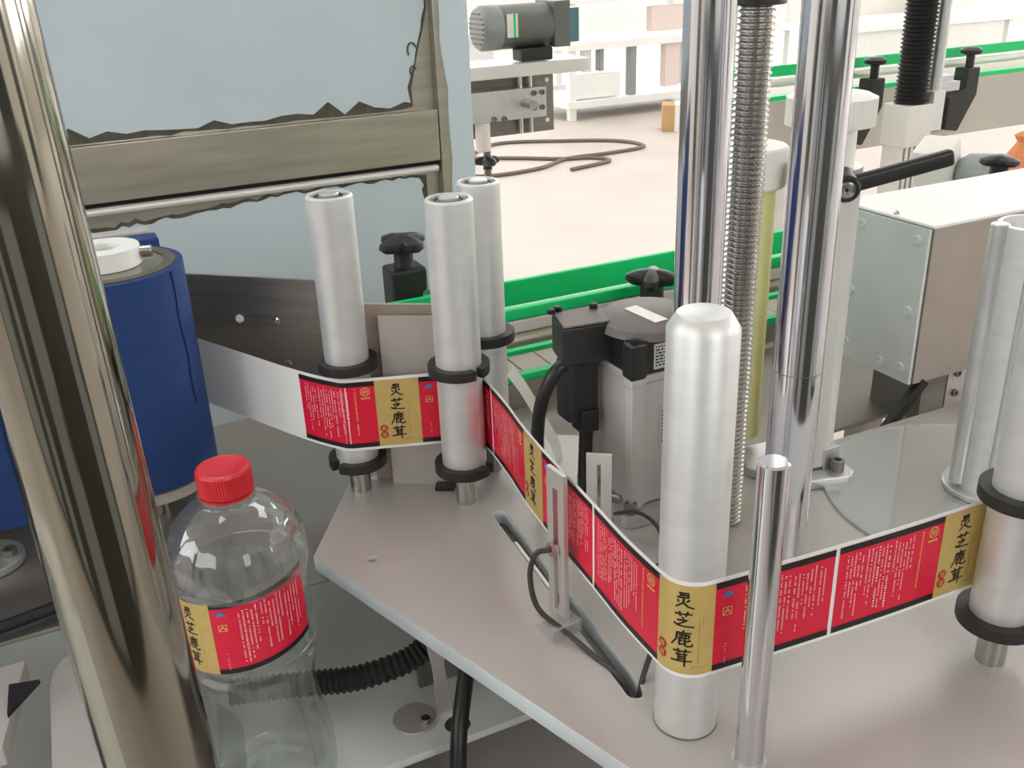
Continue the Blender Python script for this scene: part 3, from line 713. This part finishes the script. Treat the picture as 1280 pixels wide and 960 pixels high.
mk('shaft', MB().vcyl(-0.62,Bc[1],0.010,-0.030,0.2260,24), 'steel_shaft', t)
scl = mk('shaft_collar', MB().annulus(*Bc,0.0135,0.0300,0.2191,0.2360), 'white_paint', t, bevel=0.0012)
mk('set_screw', MB().cyl((Bc[0]+0.0280,Bc[1]-0.006,0.2285),(Bc[0]+0.0385,Bc[1]-0.009,0.2285),0.0052,n=16), 'steel_shaft', scl, bevel=0.0006)
mk('backing_pad', MB().box(-0.60,0.0855,0.985,1.010,0.02,0.214), 'belt_blue', label='blue foam backing pad behind the wrap belt drum', cat='pad', bevel=0.002)
mk('backing_board', MB().box(-0.60,0.0800,1.0105,1.030,-0.03,0.2165), 'panel_light', label='pale board carrying the blue foam pad', cat='board', bevel=0.001)

# ------------------------------------------------------------------ bottle
Q = (0.0700, 0.6484); ZB = -0.170
t = thing('plastic_bottle', (*Q,ZB), 'empty clear plastic bottle with a red screw cap', 'bottle')
def bprof():
    pts = [(0.020,0.006),(0.040,0.0),(0.049,0.004),(0.0520,0.014),(0.0520,0.034),(0.0495,0.055),(0.0452,0.080),(0.0440,0.098),(0.0455,0.116),(0.0490,0.130),(0.0500,0.136),(0.0484,0.142),(0.0500,0.148),
           (0.0484,0.154),(0.0484,0.206),(0.0505,0.212),(0.0525,0.222),(0.0522,0.231),(0.0500,0.241),(0.0455,0.250),(0.0390,0.258),(0.0300,0.265),(0.0225,0.269),(0.0195,0.271),(0.0190,0.274),(0.0205,0.275),(0.0205,0.277),(0.0175,0.278),(0.0175,0.292)]
    return pts
PB = bprof(); ps = spl([(r,0,z) for r, z in PB], 3); prof = [(p.x, p.z) for p in ps]
mb = MB(); n = 72; vs = []; fs = []
for (r, z) in prof:
    for k in range(n):
        a = 2*math.pi*k/n
        fl = 0.0
        if 0.212 < z < 0.264: fl = -0.0013*abs(math.sin(a*8))*math.sin((z-0.212)/0.052*math.pi)
        if z < 0.120: fl = -0.0016*abs(math.sin(a*6))*math.sin(max(0,z)/0.120*math.pi)
        vs.append((Q[0]+(r+fl)*math.cos(a), Q[1]+(r+fl)*math.sin(a), ZB+z))
for i in range(len(prof)-1):
    for k in range(n): fs.append((i*n+k, i*n+(k+1)%n, (i+1)*n+(k+1)%n, (i+1)*n+k))
fs.append(tuple(reversed(range(n))))
mk('body', mb.add(vs, fs), 'bottle_pet', t)
mk('cap', ribbed(*Q,0.0197,0.0004,ZB+0.279,ZB+0.2955,60), 'cap_red', t)
mk('cap_top', MB().lathe((Q[0],Q[1],ZB),(0,0,1),[(0.0194,0.2955),(0.0186,0.2972),(0.0165,0.2980),(0.0150,0.2974),(0.002,0.2974)],48), 'cap_red', t)
mk('tamper_ring', MB().annulus(*Q,0.0177,0.0192,ZB+0.2755,ZB+0.2780), 'cap_red', t)
def bott(u, v, off):
    a = math.radians(-174) + (u-LEFT)/0.0490
    r = 0.0490+off
    return (Q[0]+r*math.cos(a), Q[1]+r*math.sin(a), ZB+0.1480+v*0.96+(u-LEFT-GOLD)*0.14)
pr = Print(bott); print_label(pr, 31, LEFT-0.010, LEFT+GOLD+0.0770)
build_label(pr, t, 'red and gold label slanting across the bottle')

# ------------------------------------------------------------------ front conveyor with green rails
t = thing('chain_conveyor', (0.8,1.03,FZ), 'slat chain conveyor with bright green guide rails behind the rollers', 'conveyor')
CX0, CX1 = 0.27, 1.25
mk('side_plate', MB().box(CX0,CX1,0.936,0.944,-0.10,-0.004), 'steel_brushed', t)
mk('side_plate', MB().box(CX0,CX1,1.070,1.078,-0.10,-0.004), 'steel_brushed', t)
mk('wear_strip', MB().box(CX0,CX1,0.940,0.952,-0.004,0.004), 'green_plastic', t, bevel=0.001)
mk('wear_strip', MB().box(CX0,CX1,1.006,1.020,-0.004,0.006), 'green_plastic', t, bevel=0.001)
x = CX0; k = 0
while x < CX1:
    mk('slat', MB().box(x,x+0.0365,0.953,1.005,-0.003,0.001), 'chain_beige', t, bevel=0.0006, seg=1); x += 0.0381
mk('bed', MB().box(CX0,CX1,0.945,1.069,-0.03,-0.005), 'steel_dark', t)
mk('guide_rail', MB().box(0.30,CX1,1.098,1.106,0.028,0.0625), 'green_plastic', t, bevel=0.002)
mk('rail_holder', MB().box(0.30,CX1,1.1065,1.116,0.030,0.056), 'alu_white', t, bevel=0.001)
mk('guide_rail', MB().box(0.335,CX1,0.955,0.968,0.066,0.0805), 'green_plastic', t, bevel=0.003)
mk('rail_holder', MB().box(0.335,CX1,0.956,0.966,0.050,0.0655), 'alu_white', t, bevel=0.002)
mk('rail_rod', MB().cyl((0.335,0.958,0.041),(CX1,0.958,0.041),0.0085,n=20), 'steel_brushed', t)
for xx in (0.29,1.1):
    for yy in (0.96,1.05): mk('leg', MB().box(xx,xx+0.04,yy-0.02,yy+0.02,FZ,-0.10), 'steel_brushed', t)

def star_knob(parent, p, r, h, neck_r, neck_h, lobes=4, phase=0.4, m='black_plastic'):
    x, y, z = p; mb = MB(); n = 64; vs = []; fs = []
    lv = [(0.30,0.0),(0.80,0.10*h),(1.0,0.38*h),(0.96,0.66*h),(0.60,0.90*h),(0.25,1.0*h)]
    for (q, t) in lv:
        for k in range(n):
            a = 2*math.pi*k/n; f = 0.74+0.26*math.cos(lobes*(a-phase)) if q > 0.5 else 0.9
            vs.append((x+r*q*f*math.cos(a), y+r*q*f*math.sin(a), z+neck_h+t))
    for i in range(len(lv)-1):
        for k in range(n): fs.append((i*n+k, i*n+(k+1)%n, (i+1)*n+(k+1)%n, (i+1)*n+k))
    fs.append(tuple(reversed(range(n)))); fs.append(tuple(range((len(lv)-1)*n, len(lv)*n)))
    o = mk('knob', mb.add(vs, fs), m, parent)
    mk('knob_neck', MB().lathe((x,y,z),(0,0,1),[(neck_r*1.08,0),(neck_r,0.003),(neck_r,neck_h+h*0.15)],28), m, o)
t = thing('rail_clamp', (0.386,1.142,0), 'black square rail clamp with a lobed knob left of the front-middle roller', 'clamp')
mk('block', MB().box(0.362,0.410,1.122,1.164,0.030,0.094), 'black_plastic', t, bevel=0.005, seg=3)
star_knob(t, (0.386,1.142,0.092), 0.037, 0.021, 0.0125, 0.022)
mk('rod', MB().cyl((0.405,1.123,0.060),(0.405,1.1165,0.060),0.006,n=16), 'steel_shaft', t)
mk('stem', MB().cyl((0.386,1.142,0.031),(0.386,1.142,FZ),0.010,n=16), 'steel_shaft', t)
t = thing('rail_clamp', (0.612,0.915,-0.03), 'black lobed knob on a round clamp behind the motor cap', 'clamp')
star_knob(t, (0.611,0.915,0.072), 0.032, 0.020, 0.0140, 0.020, 4, 0.9)
mk('block', MB().vcyl(0.611,0.915,0.0160,-0.030,0.073,28,0.002), 'black_plastic', t)

# ------------------------------------------------------------------ steel cabinet with torn film
t = thing('steel_cabinet', (0.0,1.8,FZ), 'brushed steel cabinet with torn pale blue protective film', 'cabinet')
mk('upper_panel', MB().box(-0.9,0.590,1.516,2.1,0.2265,1.4), 'steel_brushed', t)
mk('lower_panel', MB().box(-0.9,0.590,1.516,2.1,FZ,0.1275), 'steel_brushed', t)
mk('beam', MB().box(-0.9,0.585,1.500,1.56,0.1455,0.2265), 'steel_brushed', t, bevel=0.0015)
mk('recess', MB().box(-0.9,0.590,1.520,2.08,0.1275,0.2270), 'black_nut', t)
mk('lip', MB().cyl((-0.9,1.510,0.1320),(0.583,1.510,0.1320),0.0060,n=14), 'alu_white', t)
mk('post', MB().box(0.586,0.643,1.499,1.56,FZ,1.4), 'steel_brushed', t, bevel=0.002)
rng = random.Random(5)
def jag(x0, x1, z, amp, n, keep=None):
    L = []
    for i in range(n+1):
        x = x0+(x1-x0)*i/n; L.append((x, z+rng.uniform(-0.3,1.0)*amp*rng.choice((0.15,0.3,0.5,1.0))))
    return L
bot = jag(-0.9,0.535,0.2340,0.019,58)
right = [(0.545,0.2385),(0.5415,0.262),(0.5560,0.300),(0.5600,0.318),(0.5705,0.350),(0.5720,0.362),(0.5785,0.380),(0.5790,1.398)]
mk('film', MB().xzprism(bot+right+[(-0.9,1.398)], 1.5135,1.5158), 'film_blue', t, smooth=False)
bres = jag(-0.9,0.545,0.2280,0.0035,70)
mk('film_residue', MB().xzprism(bres+[(0.549,0.2330),(0.5480,0.260),(0.5640,0.318),(0.5755,0.352),(0.5825,0.380),(0.5830,0.50),(-0.9,0.50)], 1.5142,1.5161), 'film_residue', t, smooth=False)
for (zc, r) in ((0.322,0.011),(0.290,0.008)):
    mk('film_curl', MB().tube([(0.553+0.9*r*math.cos(a)*0.7,1.5125,zc+r*math.sin(a)-0.004) for a in [rad(20+25*k) for k in range(9)]],0.0013,6), 'film_residue', t)
top = [(x, 0.098+0.022*min(1,max(0,(x-0.02)/0.35))+rng.uniform(-0.3,0.9)*0.005) for x in [0.0+i*0.0105 for i in range(52)]]
mk('film', MB().xzprism([(-0.9,-0.85),(0.572,-0.85),(0.572,0.078),(0.556,0.083),(0.5530,0.098),(0.5570,0.106),(0.5500,0.118)]+list(reversed(top))+[(-0.9,0.10)], 1.5130,1.5158), 'film_blue', t, smooth=False)
top2 = [(x, z+0.002+rng.uniform(0,1)*0.0055) for x, z in top]
mk('film_residue', MB().xzprism([(-0.9,0.0),(0.563,0.0),(0.563,0.121)]+list(reversed(top2))+[(-0.9,0.10)], 1.5142,1.5161), 'film_residue', t, smooth=False)
mk('film', MB().xzprism([(0.603,-0.88),(0.6435,-0.88),(0.6435,1.39),(0.5965,1.39),(0.5965,0.36),(0.5945,0.33),(0.6000,0.28),(0.6035,0.26),(0.6020,0.20),(0.6045,0.15),(0.6010,0.10),(0.6050,0.0)], 1.4965,1.4992), 'film_blue', t, smooth=False)

# ------------------------------------------------------------------ labelling head seen past the cabinet
GY = 2.40
t = thing('gear_motor', (1.18,GY,0.19), 'dark grey gear motor on the machine beyond the steel cabinet', 'motor')
mk('body', MB().cyl((1.105,GY,0.272),(1.250,GY,0.272),0.054,n=40), 'motor_grey', t)
fc = mk('fan_cover', MB().lathe((1.110,GY,0.272),(-1,0,0),[(0.055,0),(0.055,0.045),(0.048,0.054),(0.004,0.056)],40), 'motor_grey_light', t)
for k in range(7):
    zz = 0.272-0.036+k*0.012; hw = math.sqrt(max(0,0.044**2-(zz-0.272)**2))
    mk('fan_slot', MB().box(1.0525,1.0575,GY-hw,GY+hw,zz-0.002,zz+0.002), 'motor_grey', fc)
mk('gearbox', MB().box(1.250,1.297,GY-0.054,GY+0.054,0.218,0.330), 'motor_grey', t, bevel=0.003)
mk('mount_plate', MB().box(1.297,1.335,GY-0.030,GY+0.06,0.226,0.310), 'blue_glass', t)
mk('terminal_box', MB().box(1.150,1.240,GY-0.062,GY-0.005,0.190,0.222), 'black_plastic', t, bevel=0.004)
lb = mk('rating_label', MB().obox((1.130,GY-0.0548,0.278),0.030,0.0016,0.056,ax=(1,0,0)), 'tape_white', t)
mk('green_stripe', MB().obox((1.136,GY-0.0559,0.278),0.006,0.0008,0.056,ax=(1,0,0)), 'green_plastic', lb)
t = thing('label_head_frame', (1.15,GY,FZ), 'aluminium plate frame under the dark grey gear motor', 'frame')
mk('shelf', MB().box(1.00,1.345,GY-0.07,GY+0.08,0.155,0.187), 'alu_white', t, bevel=0.002)
mk('back_plate', MB().box(0.98,1.282,GY+0.02,GY+0.028,-0.004,0.155), 'steel_dark', t)
mk('front_block', MB().box(0.98,1.230,GY-0.04,GY+0.02,0.045,0.122), 'alu_satin', t, bevel=0.002)
for (xx,zz) in ((1.192,0.108),(1.216,0.108),(1.192,0.070),(1.216,0.070),(1.075,0.052),(1.105,0.050)):
    socket_screw(t,(xx,GY-0.04,zz),(0,-1,0),0.007,0.006,'steel_dark')
mk('pin', MB().cyl((1.165,GY-0.09,0.085),(1.165,GY-0.04,0.085),0.012,n=20), 'steel_shaft', t)
for xx in (1.175,1.205): mk('slide_rod', MB().vcyl(xx,GY+0.005,0.006,0.0,0.155,14), 'chrome', t)
for (xx,zz) in ((1.262,0.130),(1.262,0.025)): mk('hole_plug', MB().cyl((xx,GY+0.0205,zz),(xx,GY+0.018,zz),0.006,n=14), 'white_paint', t)
mk('sleeve', MB().vcyl(1.050,GY-0.02,0.020,-0.03,0.045,28,0.002), 'white_plastic', t)
star_knob(t, (1.060,GY-0.02,-0.078), 0.045, 0.024, 0.012, 0.010, 3)
mk('column', MB().vcyl(1.060,GY-0.02,0.010,FZ,-0.03,20), 'steel_dark', t)

# ------------------------------------------------------------------ far floor: cables, box, pale machines
def floor_cable(label, pts, r=0.013):
    mk('floor_cable', MB().tube(spl([(x,y,FZ+r) for x,y in pts],8), r, 8), 'cable_grey', label=label, cat='cable')
floor_cable('dark cable making the wide loop on the pale floor', [(2.72,6.45),(3.1,6.75),(3.55,6.55),(3.88,6.30),(3.92,6.02),(3.60,5.95),(3.25,5.95),(2.95,5.78),(2.60,5.75),(2.35,5.9)])
floor_cable('dark cable crossing inside the wide cable loop', [(2.72,6.35),(3.00,6.15),(3.22,5.96),(3.40,5.88),(3.45,5.72),(3.1,5.62)])
mk('orange_block', MB().obox((2.52,6.30,FZ+0.06),0.34,0.12,0.12,ax=(0.93,-0.1,0)), 'orange_plastic', label='orange block on the floor under the aluminium frame', cat='block', bevel=0.01)
t = thing('cardboard_box', (4.55,6.50,FZ), 'small taped cardboard box on the floor by the chrome column', 'box')
mk('carton', MB().obox((4.55,6.50,FZ+0.10),0.26,0.22,0.20,ax=(0.8,-0.5,0)), 'cardboard', t, bevel=0.003)
mk('tape', MB().obox((4.55,6.50,FZ+0.10),0.07,0.223,0.204,ax=(0.8,-0.5,0)), 'tape_white', t)
def pale_frame(x, y, w, d, h, label, shelves=(0.25,0.95), panels=()):
    t = thing('packing_machine', (x+w/2,y+d/2,FZ), label, 'machine')
    for xx in (x, x+w-0.06):
        for yy in (y, y+d-0.06): mk('leg', MB().box(xx,xx+0.06,yy,yy+0.06,FZ,FZ+h), 'white_paint', t)
    for s in shelves: mk('shelf', MB().box(x-0.03,x+w+0.03,y-0.03,y+d,FZ+s*h-0.06,FZ+s*h), 'white_paint', t, bevel=0.004)
    for (a,b,c,e,m) in panels: mk('panel', MB().box(x+a,x+b,y+0.02,y+0.10,FZ+c,FZ+e), m, t, bevel=0.004)
    return t
pale_frame(4.05,7.35,1.45,0.7,1.0,'white machine frame across the far floor beyond the cables',(0.16,0.62,0.98),((0.05,0.50,0.0+0.17,0.36,'white_paint'),(0.60,0.66,0.16,0.60,'motor_grey_light'),(0.95,1.10,0.20,0.60,'pale_pink'),(1.15,1.40,0.20,0.60,'alu_white'),(0.15,0.22,0.38,0.60,'alu_white'),(0.30,0.34,0.38,0.60,'motor_grey_light'),(0.80,1.30,0.66,0.86,'pale_pink')))
pale_frame(3.35,8.6,1.3,0.7,1.3,'tall white machine frame furthest back beside the grey gear motor',(0.10,0.5,0.97),((0.1,0.6,0.2,0.6,'white_paint'),(0.7,1.2,0.75,1.2,'white_paint')))
pale_frame(6.6,7.0,2.2,0.8,1.1,'long white machine table far behind the chrome columns',(0.15,0.55,0.97),((0.2,1.0,0.2,0.55,'white_paint'),(1.3,2.1,0.2,0.55,'alu_white')))
pale_frame(7.2,4.2,1.8,0.8,1.15,'white machine table far behind the black clamps',(0.15,0.55,0.97),((0.2,0.8,0.62,1.05,'lime_sheet'),(0.9,1.7,0.2,0.62,'white_paint')))
mk('grey_cabinet', MB().box(6.6,7.6,3.0,3.5,FZ,0.22), 'grey_wall', label='grey cabinet standing far back at the right edge', cat='cabinet', bevel=0.01)

# ------------------------------------------------------------------ rear conveyor
t = thing('rear_conveyor', (2.2,1.86,FZ), 'rear conveyor with beige side plate and thin green rails', 'conveyor')
RX0, RX1 = 1.42, 3.6
mk('side_plate', MB().box(RX0,RX1,1.800,1.812,-0.020,0.118), 'beige_side', t, bevel=0.002)
mk('side_plate', MB().box(RX0,RX1,1.95,1.962,-0.020,0.118), 'beige_side', t, bevel=0.002)
mk('wear_strip', MB().box(RX0,RX1,1.802,1.830,0.118,0.128), 'green_plastic', t)
mk('bed', MB().box(RX0,RX1,1.812,1.950,0.06,0.122), 'chain_beige', t)
mk('guide_rail', MB().box(RX0,RX1,1.822,1.830,0.168,0.192), 'green_plastic', t, bevel=0.002)
mk('rail_rod', MB().cyl((RX0,1.818,0.155),(RX1,1.818,0.155),0.009,n=14), 'alu_white', t)
for xx in (1.55,2.6,3.4): mk('leg', MB().box(xx,xx+0.05,1.83,1.93,FZ,-0.020), 'alu_white', t)
def rear_clamp(x, label):
    y = 1.765
    t = thing('rail_clamp', (x,y,0.05), label, 'clamp')
    mk('arm', MB().xzprism([(x-0.065,0.008),(x-0.020,0.000),(x+0.030,0.085),(x+0.030,0.150),(x-0.012,0.150),(x-0.014,0.105),(x-0.065,0.085)], y-0.012,y+0.030), 'black_plastic', t, bevel=0.004)
    mk('stem', MB().vcyl(x+0.012,y+0.008,0.010,0.148,0.178,18), 'black_plastic', t)
    mk('knob', MB().lathe((x+0.012,y+0.008,0.178),(0,0,1),[(0.010,0),(0.024,0.004),(0.026,0.012),(0.018,0.018),(0.004,0.019)],24), 'black_plastic', t)
    mk('cross_rod', MB().cyl((x-0.01,y+0.03,0.100),(x-0.01,y+0.0345,0.100),0.008,n=14), 'steel_shaft', t)
rear_clamp(1.775,'black angled rail clamp on the rear conveyor beside the chrome column')
rear_clamp(2.085,'black angled rail clamp on the rear conveyor towards the right edge')
mk('small_foot', MB().cyl((1.72,1.79,-0.075),(1.72,1.79,-0.015),0.014,n=16), 'black_plastic', label='small black stub hanging under the rear conveyor', cat='foot')
# black bellows column
t = thing('bellows_column', (1.715,1.58,FZ), 'black ribbed bellows above an aluminium block in front of the rear conveyor', 'column')
prof = []; zz = 0.122
while zz < 0.60: prof += [(0.029,zz),(0.035,zz+0.004),(0.029,zz+0.008)]; zz += 0.0085
mk('bellows', MB().lathe((1.705,1.58,0),(0,0,1),prof,28), 'black_rubber', t)
mk('block', MB().box(1.665,1.740,1.545,1.615,0.035,0.122), 'alu_white', t, bevel=0.002)
mk('side_block', MB().box(1.741,1.775,1.55,1.61,0.062,0.145), 'alu_white', t, bevel=0.002)
mk('slide_rod', MB().vcyl(1.765,1.575,0.014,0.145,0.75,20), 'alu_satin', t)
for xx in (1.815,1.845,1.868): mk('slide_rod', MB().vcyl(xx,1.66,0.009,0.16,0.75,18), 'chrome', t)
mk('rod_foot', MB().box(1.80,1.885,1.63,1.69,0.145,0.162), 'alu_satin', t, bevel=0.002)
mk('foot_arm', MB().box(1.755,1.885,1.612,1.64,0.130,0.150), 'alu_satin', t)
mk('post', MB().box(1.670,1.728,1.56,1.61,FZ,0.035), 'alu_white', t)
for xx in (1.684,1.699,1.714): mk('post_groove', MB().box(xx-0.002,xx+0.002,1.5590,1.5605,FZ,0.034), 'steel_dark', t)
# bits behind the cover box
t = thing('air_regulator', (1.32,1.12,0), 'pale rounded air unit behind the white box top', 'regulator')
mk('bowl', MB().lathe((1.350,1.125,0.094),(0.3,-0.9,0.1),[(0.026,0),(0.033,0.012),(0.033,0.05),(0.024,0.064),(0.004,0.068)],28), 'motor_grey_light', t)
mk('body', MB().obox((1.318,1.15,0.112),0.06,0.06,0.07,ax=(0.8,0.3,0.35)), 'white_plastic', t, bevel=0.008)
mk('post', MB().vcyl(1.32,1.15,0.012,FZ,0.080,16), 'alu_white', t)
t = thing('hand_knob', (1.099,0.86,0), 'black lobed knob standing behind the white box top at the right', 'knob')
star_knob(t, (1.099,0.86,0.160), 0.027, 0.014, 0.0115, 0.022, 3, 0.55)
mk('stem', MB().vcyl(1.099,0.86,0.008,-0.030,0.160,14), 'steel_shaft', t)
mk('orange_bag', MB().lathe((1.645,1.25,0.019),(0.1,0,1),[(0.022,0),(0.030,0.02),(0.026,0.05),(0.012,0.075),(0.020,0.086),(0.008,0.094)],9), 'orange_plastic', label='crumpled orange bag at the right edge behind the white box', cat='bag', smooth=False)
mk('bag_shelf', MB().box(1.50,1.75,1.15,1.35,-0.90,0.018), 'alu_white', label='pale stand holding the orange bag', cat='stand', bevel=0.003)

# ------------------------------------------------------------------ under the plate
pts = spl([(0.050,0.722,-0.130),(0.085,0.714,-0.132),(0.1223,0.7010,-0.132),(0.1577,0.6860,-0.129),(0.201,0.6757,-0.119),(0.235,0.678,-0.105)],14)
mk('corrugated_hose', MB().tube(pts,0.011,16,rf=lambda i: 0.0120 if i % 2 else 0.0097), 'black_rubber', label='black corrugated hose running under the plate corner behind the bottle', cat='hose')
mk('power_cable', MB().tube(spl([(0.262,0.650,-0.060),(0.246,0.634,-0.085),(0.228,0.610,-0.112),(0.212,0.588,-0.140),(0.203,0.572,-0.175),(0.200,0.562,-0.195),(0.199,0.545,-0.207)],8),0.0072,12), 'cable_black', label='black power cable hanging below the plate edge', cat='cable')
mk('levelling_knob', MB().lathe((0.2035,0.655,-0.060),(0,0,1),[(0.012,0),(0.0135,0.006),(0.0135,0.038),(0.010,0.0455)],20), 'black_plastic', label='black round knob tucked under the plate edge', cat='knob')
t = thing('support_bracket', (0.24,0.66,-0.17), 'pale folded bracket under the plate beside the corrugated hose', 'bracket')
mk('web_plate', MB().box(0.215,0.305,0.692,0.698,-0.170,-0.0345), 'steel_deck', t)
mk('folded_edge', MB().xzprism([(0.2120,-0.036),(0.2420,-0.036),(0.2300,-0.085),(0.2270,-0.120),(0.2310,-0.1690),(0.2170,-0.1690),(0.2160,-0.120),(0.2105,-0.080)],0.6520,0.6560), 'panel_light', t, bevel=0.001)
mk('base_disc', MB().vcyl(0.196,0.656,0.020,-0.1698,-0.1675,36,0.0008), 'panel_light', t)
mk('base_screw', MB().vcyl(0.203,0.646,0.004,-0.1676,-0.162,12), 'steel_shaft', t)
mk('deck_plug', MB().vcyl(0.2285,0.634,0.0123,-0.176,-0.172,28), 'film_residue', label='dark round plug in the pale lower deck beside the black power cable', cat='plug')  # dark brown disc set into the deck hole
mk('plate_support', MB().box(0.42,0.60,0.36,0.60,-0.215,-0.0145), 'steel_deck', label='steel pedestal block holding up the aluminium plate', cat='support', bevel=0.002)

# ------------------------------------------------------------------ lower left, past the chrome pole
t = thing('bearing_bracket', (-0.115,0.86,-0.03), 'round-ended grey bracket with a screw at the left edge below the blue belt', 'bracket')
mk('arm', MB().prism(stadium((-0.30,0.83),(-0.118,0.872),0.030),-0.0295,-0.022), 'alu_satin', t, bevel=0.001)
socket_screw(t,(-0.100,0.868,-0.022),(0,0,1),0.0065,0.006,'steel_dark')
t = thing('locking_stud', (-0.07,0.73,-0.03), 'black threaded stud with a nut lying left of the chrome pole', 'stud')
mk('stud', MB().cyl((-0.120,0.748,-0.0195),(-0.045,0.762,-0.0195),0.0052,n=16), 'black_nut', t)
mk('nut', MB().cyl((-0.066,0.7581,-0.0195),(-0.030,0.7648,-0.0195),0.0100,n=8), 'black_nut', t)
mk('tip', MB().cyl((-0.056,0.7600,-0.0180),(-0.038,0.7633,-0.0180),0.0120,n=6), 'black_nut', t)
mk('splash_guard', MB().prism([(-0.083,0.50),(0.0,0.50),(0.0,0.742),(-0.058,0.742),(-0.070,0.737),(-0.0775,0.722),(-0.0808,0.703),(-0.083,0.612)],-0.060,-0.055), 'panel_light', label='pale grey splash guard below the black stud at the lower left', cat='panel', bevel=0.001)
mk('guard_support', MB().box(-0.055,-0.045,0.55,0.68,-0.17,-0.0605), 'steel_dark', label='steel leg under the pale splash guard', cat='support')
mk('side_cover', MB().prism([(-0.30,0.60),(-0.112,0.640),(-0.095,0.735),(-0.30,0.735)],-0.062,-0.045), 'panel_light', label='grey side cover at the lower left edge of the machine', cat='cover', bevel=0.001)
mk('cover_stand', MB().box(-0.28,-0.20,0.62,0.70,-0.170,-0.0625), 'steel_dark', label='steel leg under the grey side cover', cat='support')
mk('black_wedge', MB().prism([(-0.1080,0.668),(-0.0850,0.698),(-0.1065,0.703)],-0.0445,-0.0405), 'black_nut', label='black wedge-shaped flap between side cover and pale splash guard', cat='flap')  # shade of the open gap put into a black sheet

# ------------------------------------------------------------------ unseen dark cabinet, added to darken the chrome reflections
t = thing('switch_cabinet', (-0.2,-1.3,FZ), 'dark grey switch cabinet with pale doors behind the viewer, mirrored in the chrome pole', 'cabinet')
mk('body', MB().box(-2.6,1.6,-1.9,-1.1,FZ,0.25), 'cabinet_dark', t, bevel=0.004)
for (a, b) in ((-2.4,-1.5),(-1.2,-0.95),(-0.60,-0.10),(0.9,1.4)):
    d_ = mk('door', MB().box(a,b,-1.099,-1.085,FZ+0.1,0.15), 'door_pale', t, bevel=0.002)
    mk('handle', MB().box(b-0.06,b-0.03,-1.085,-1.06,-0.35,-0.2), 'black_plastic', d_, bevel=0.003)
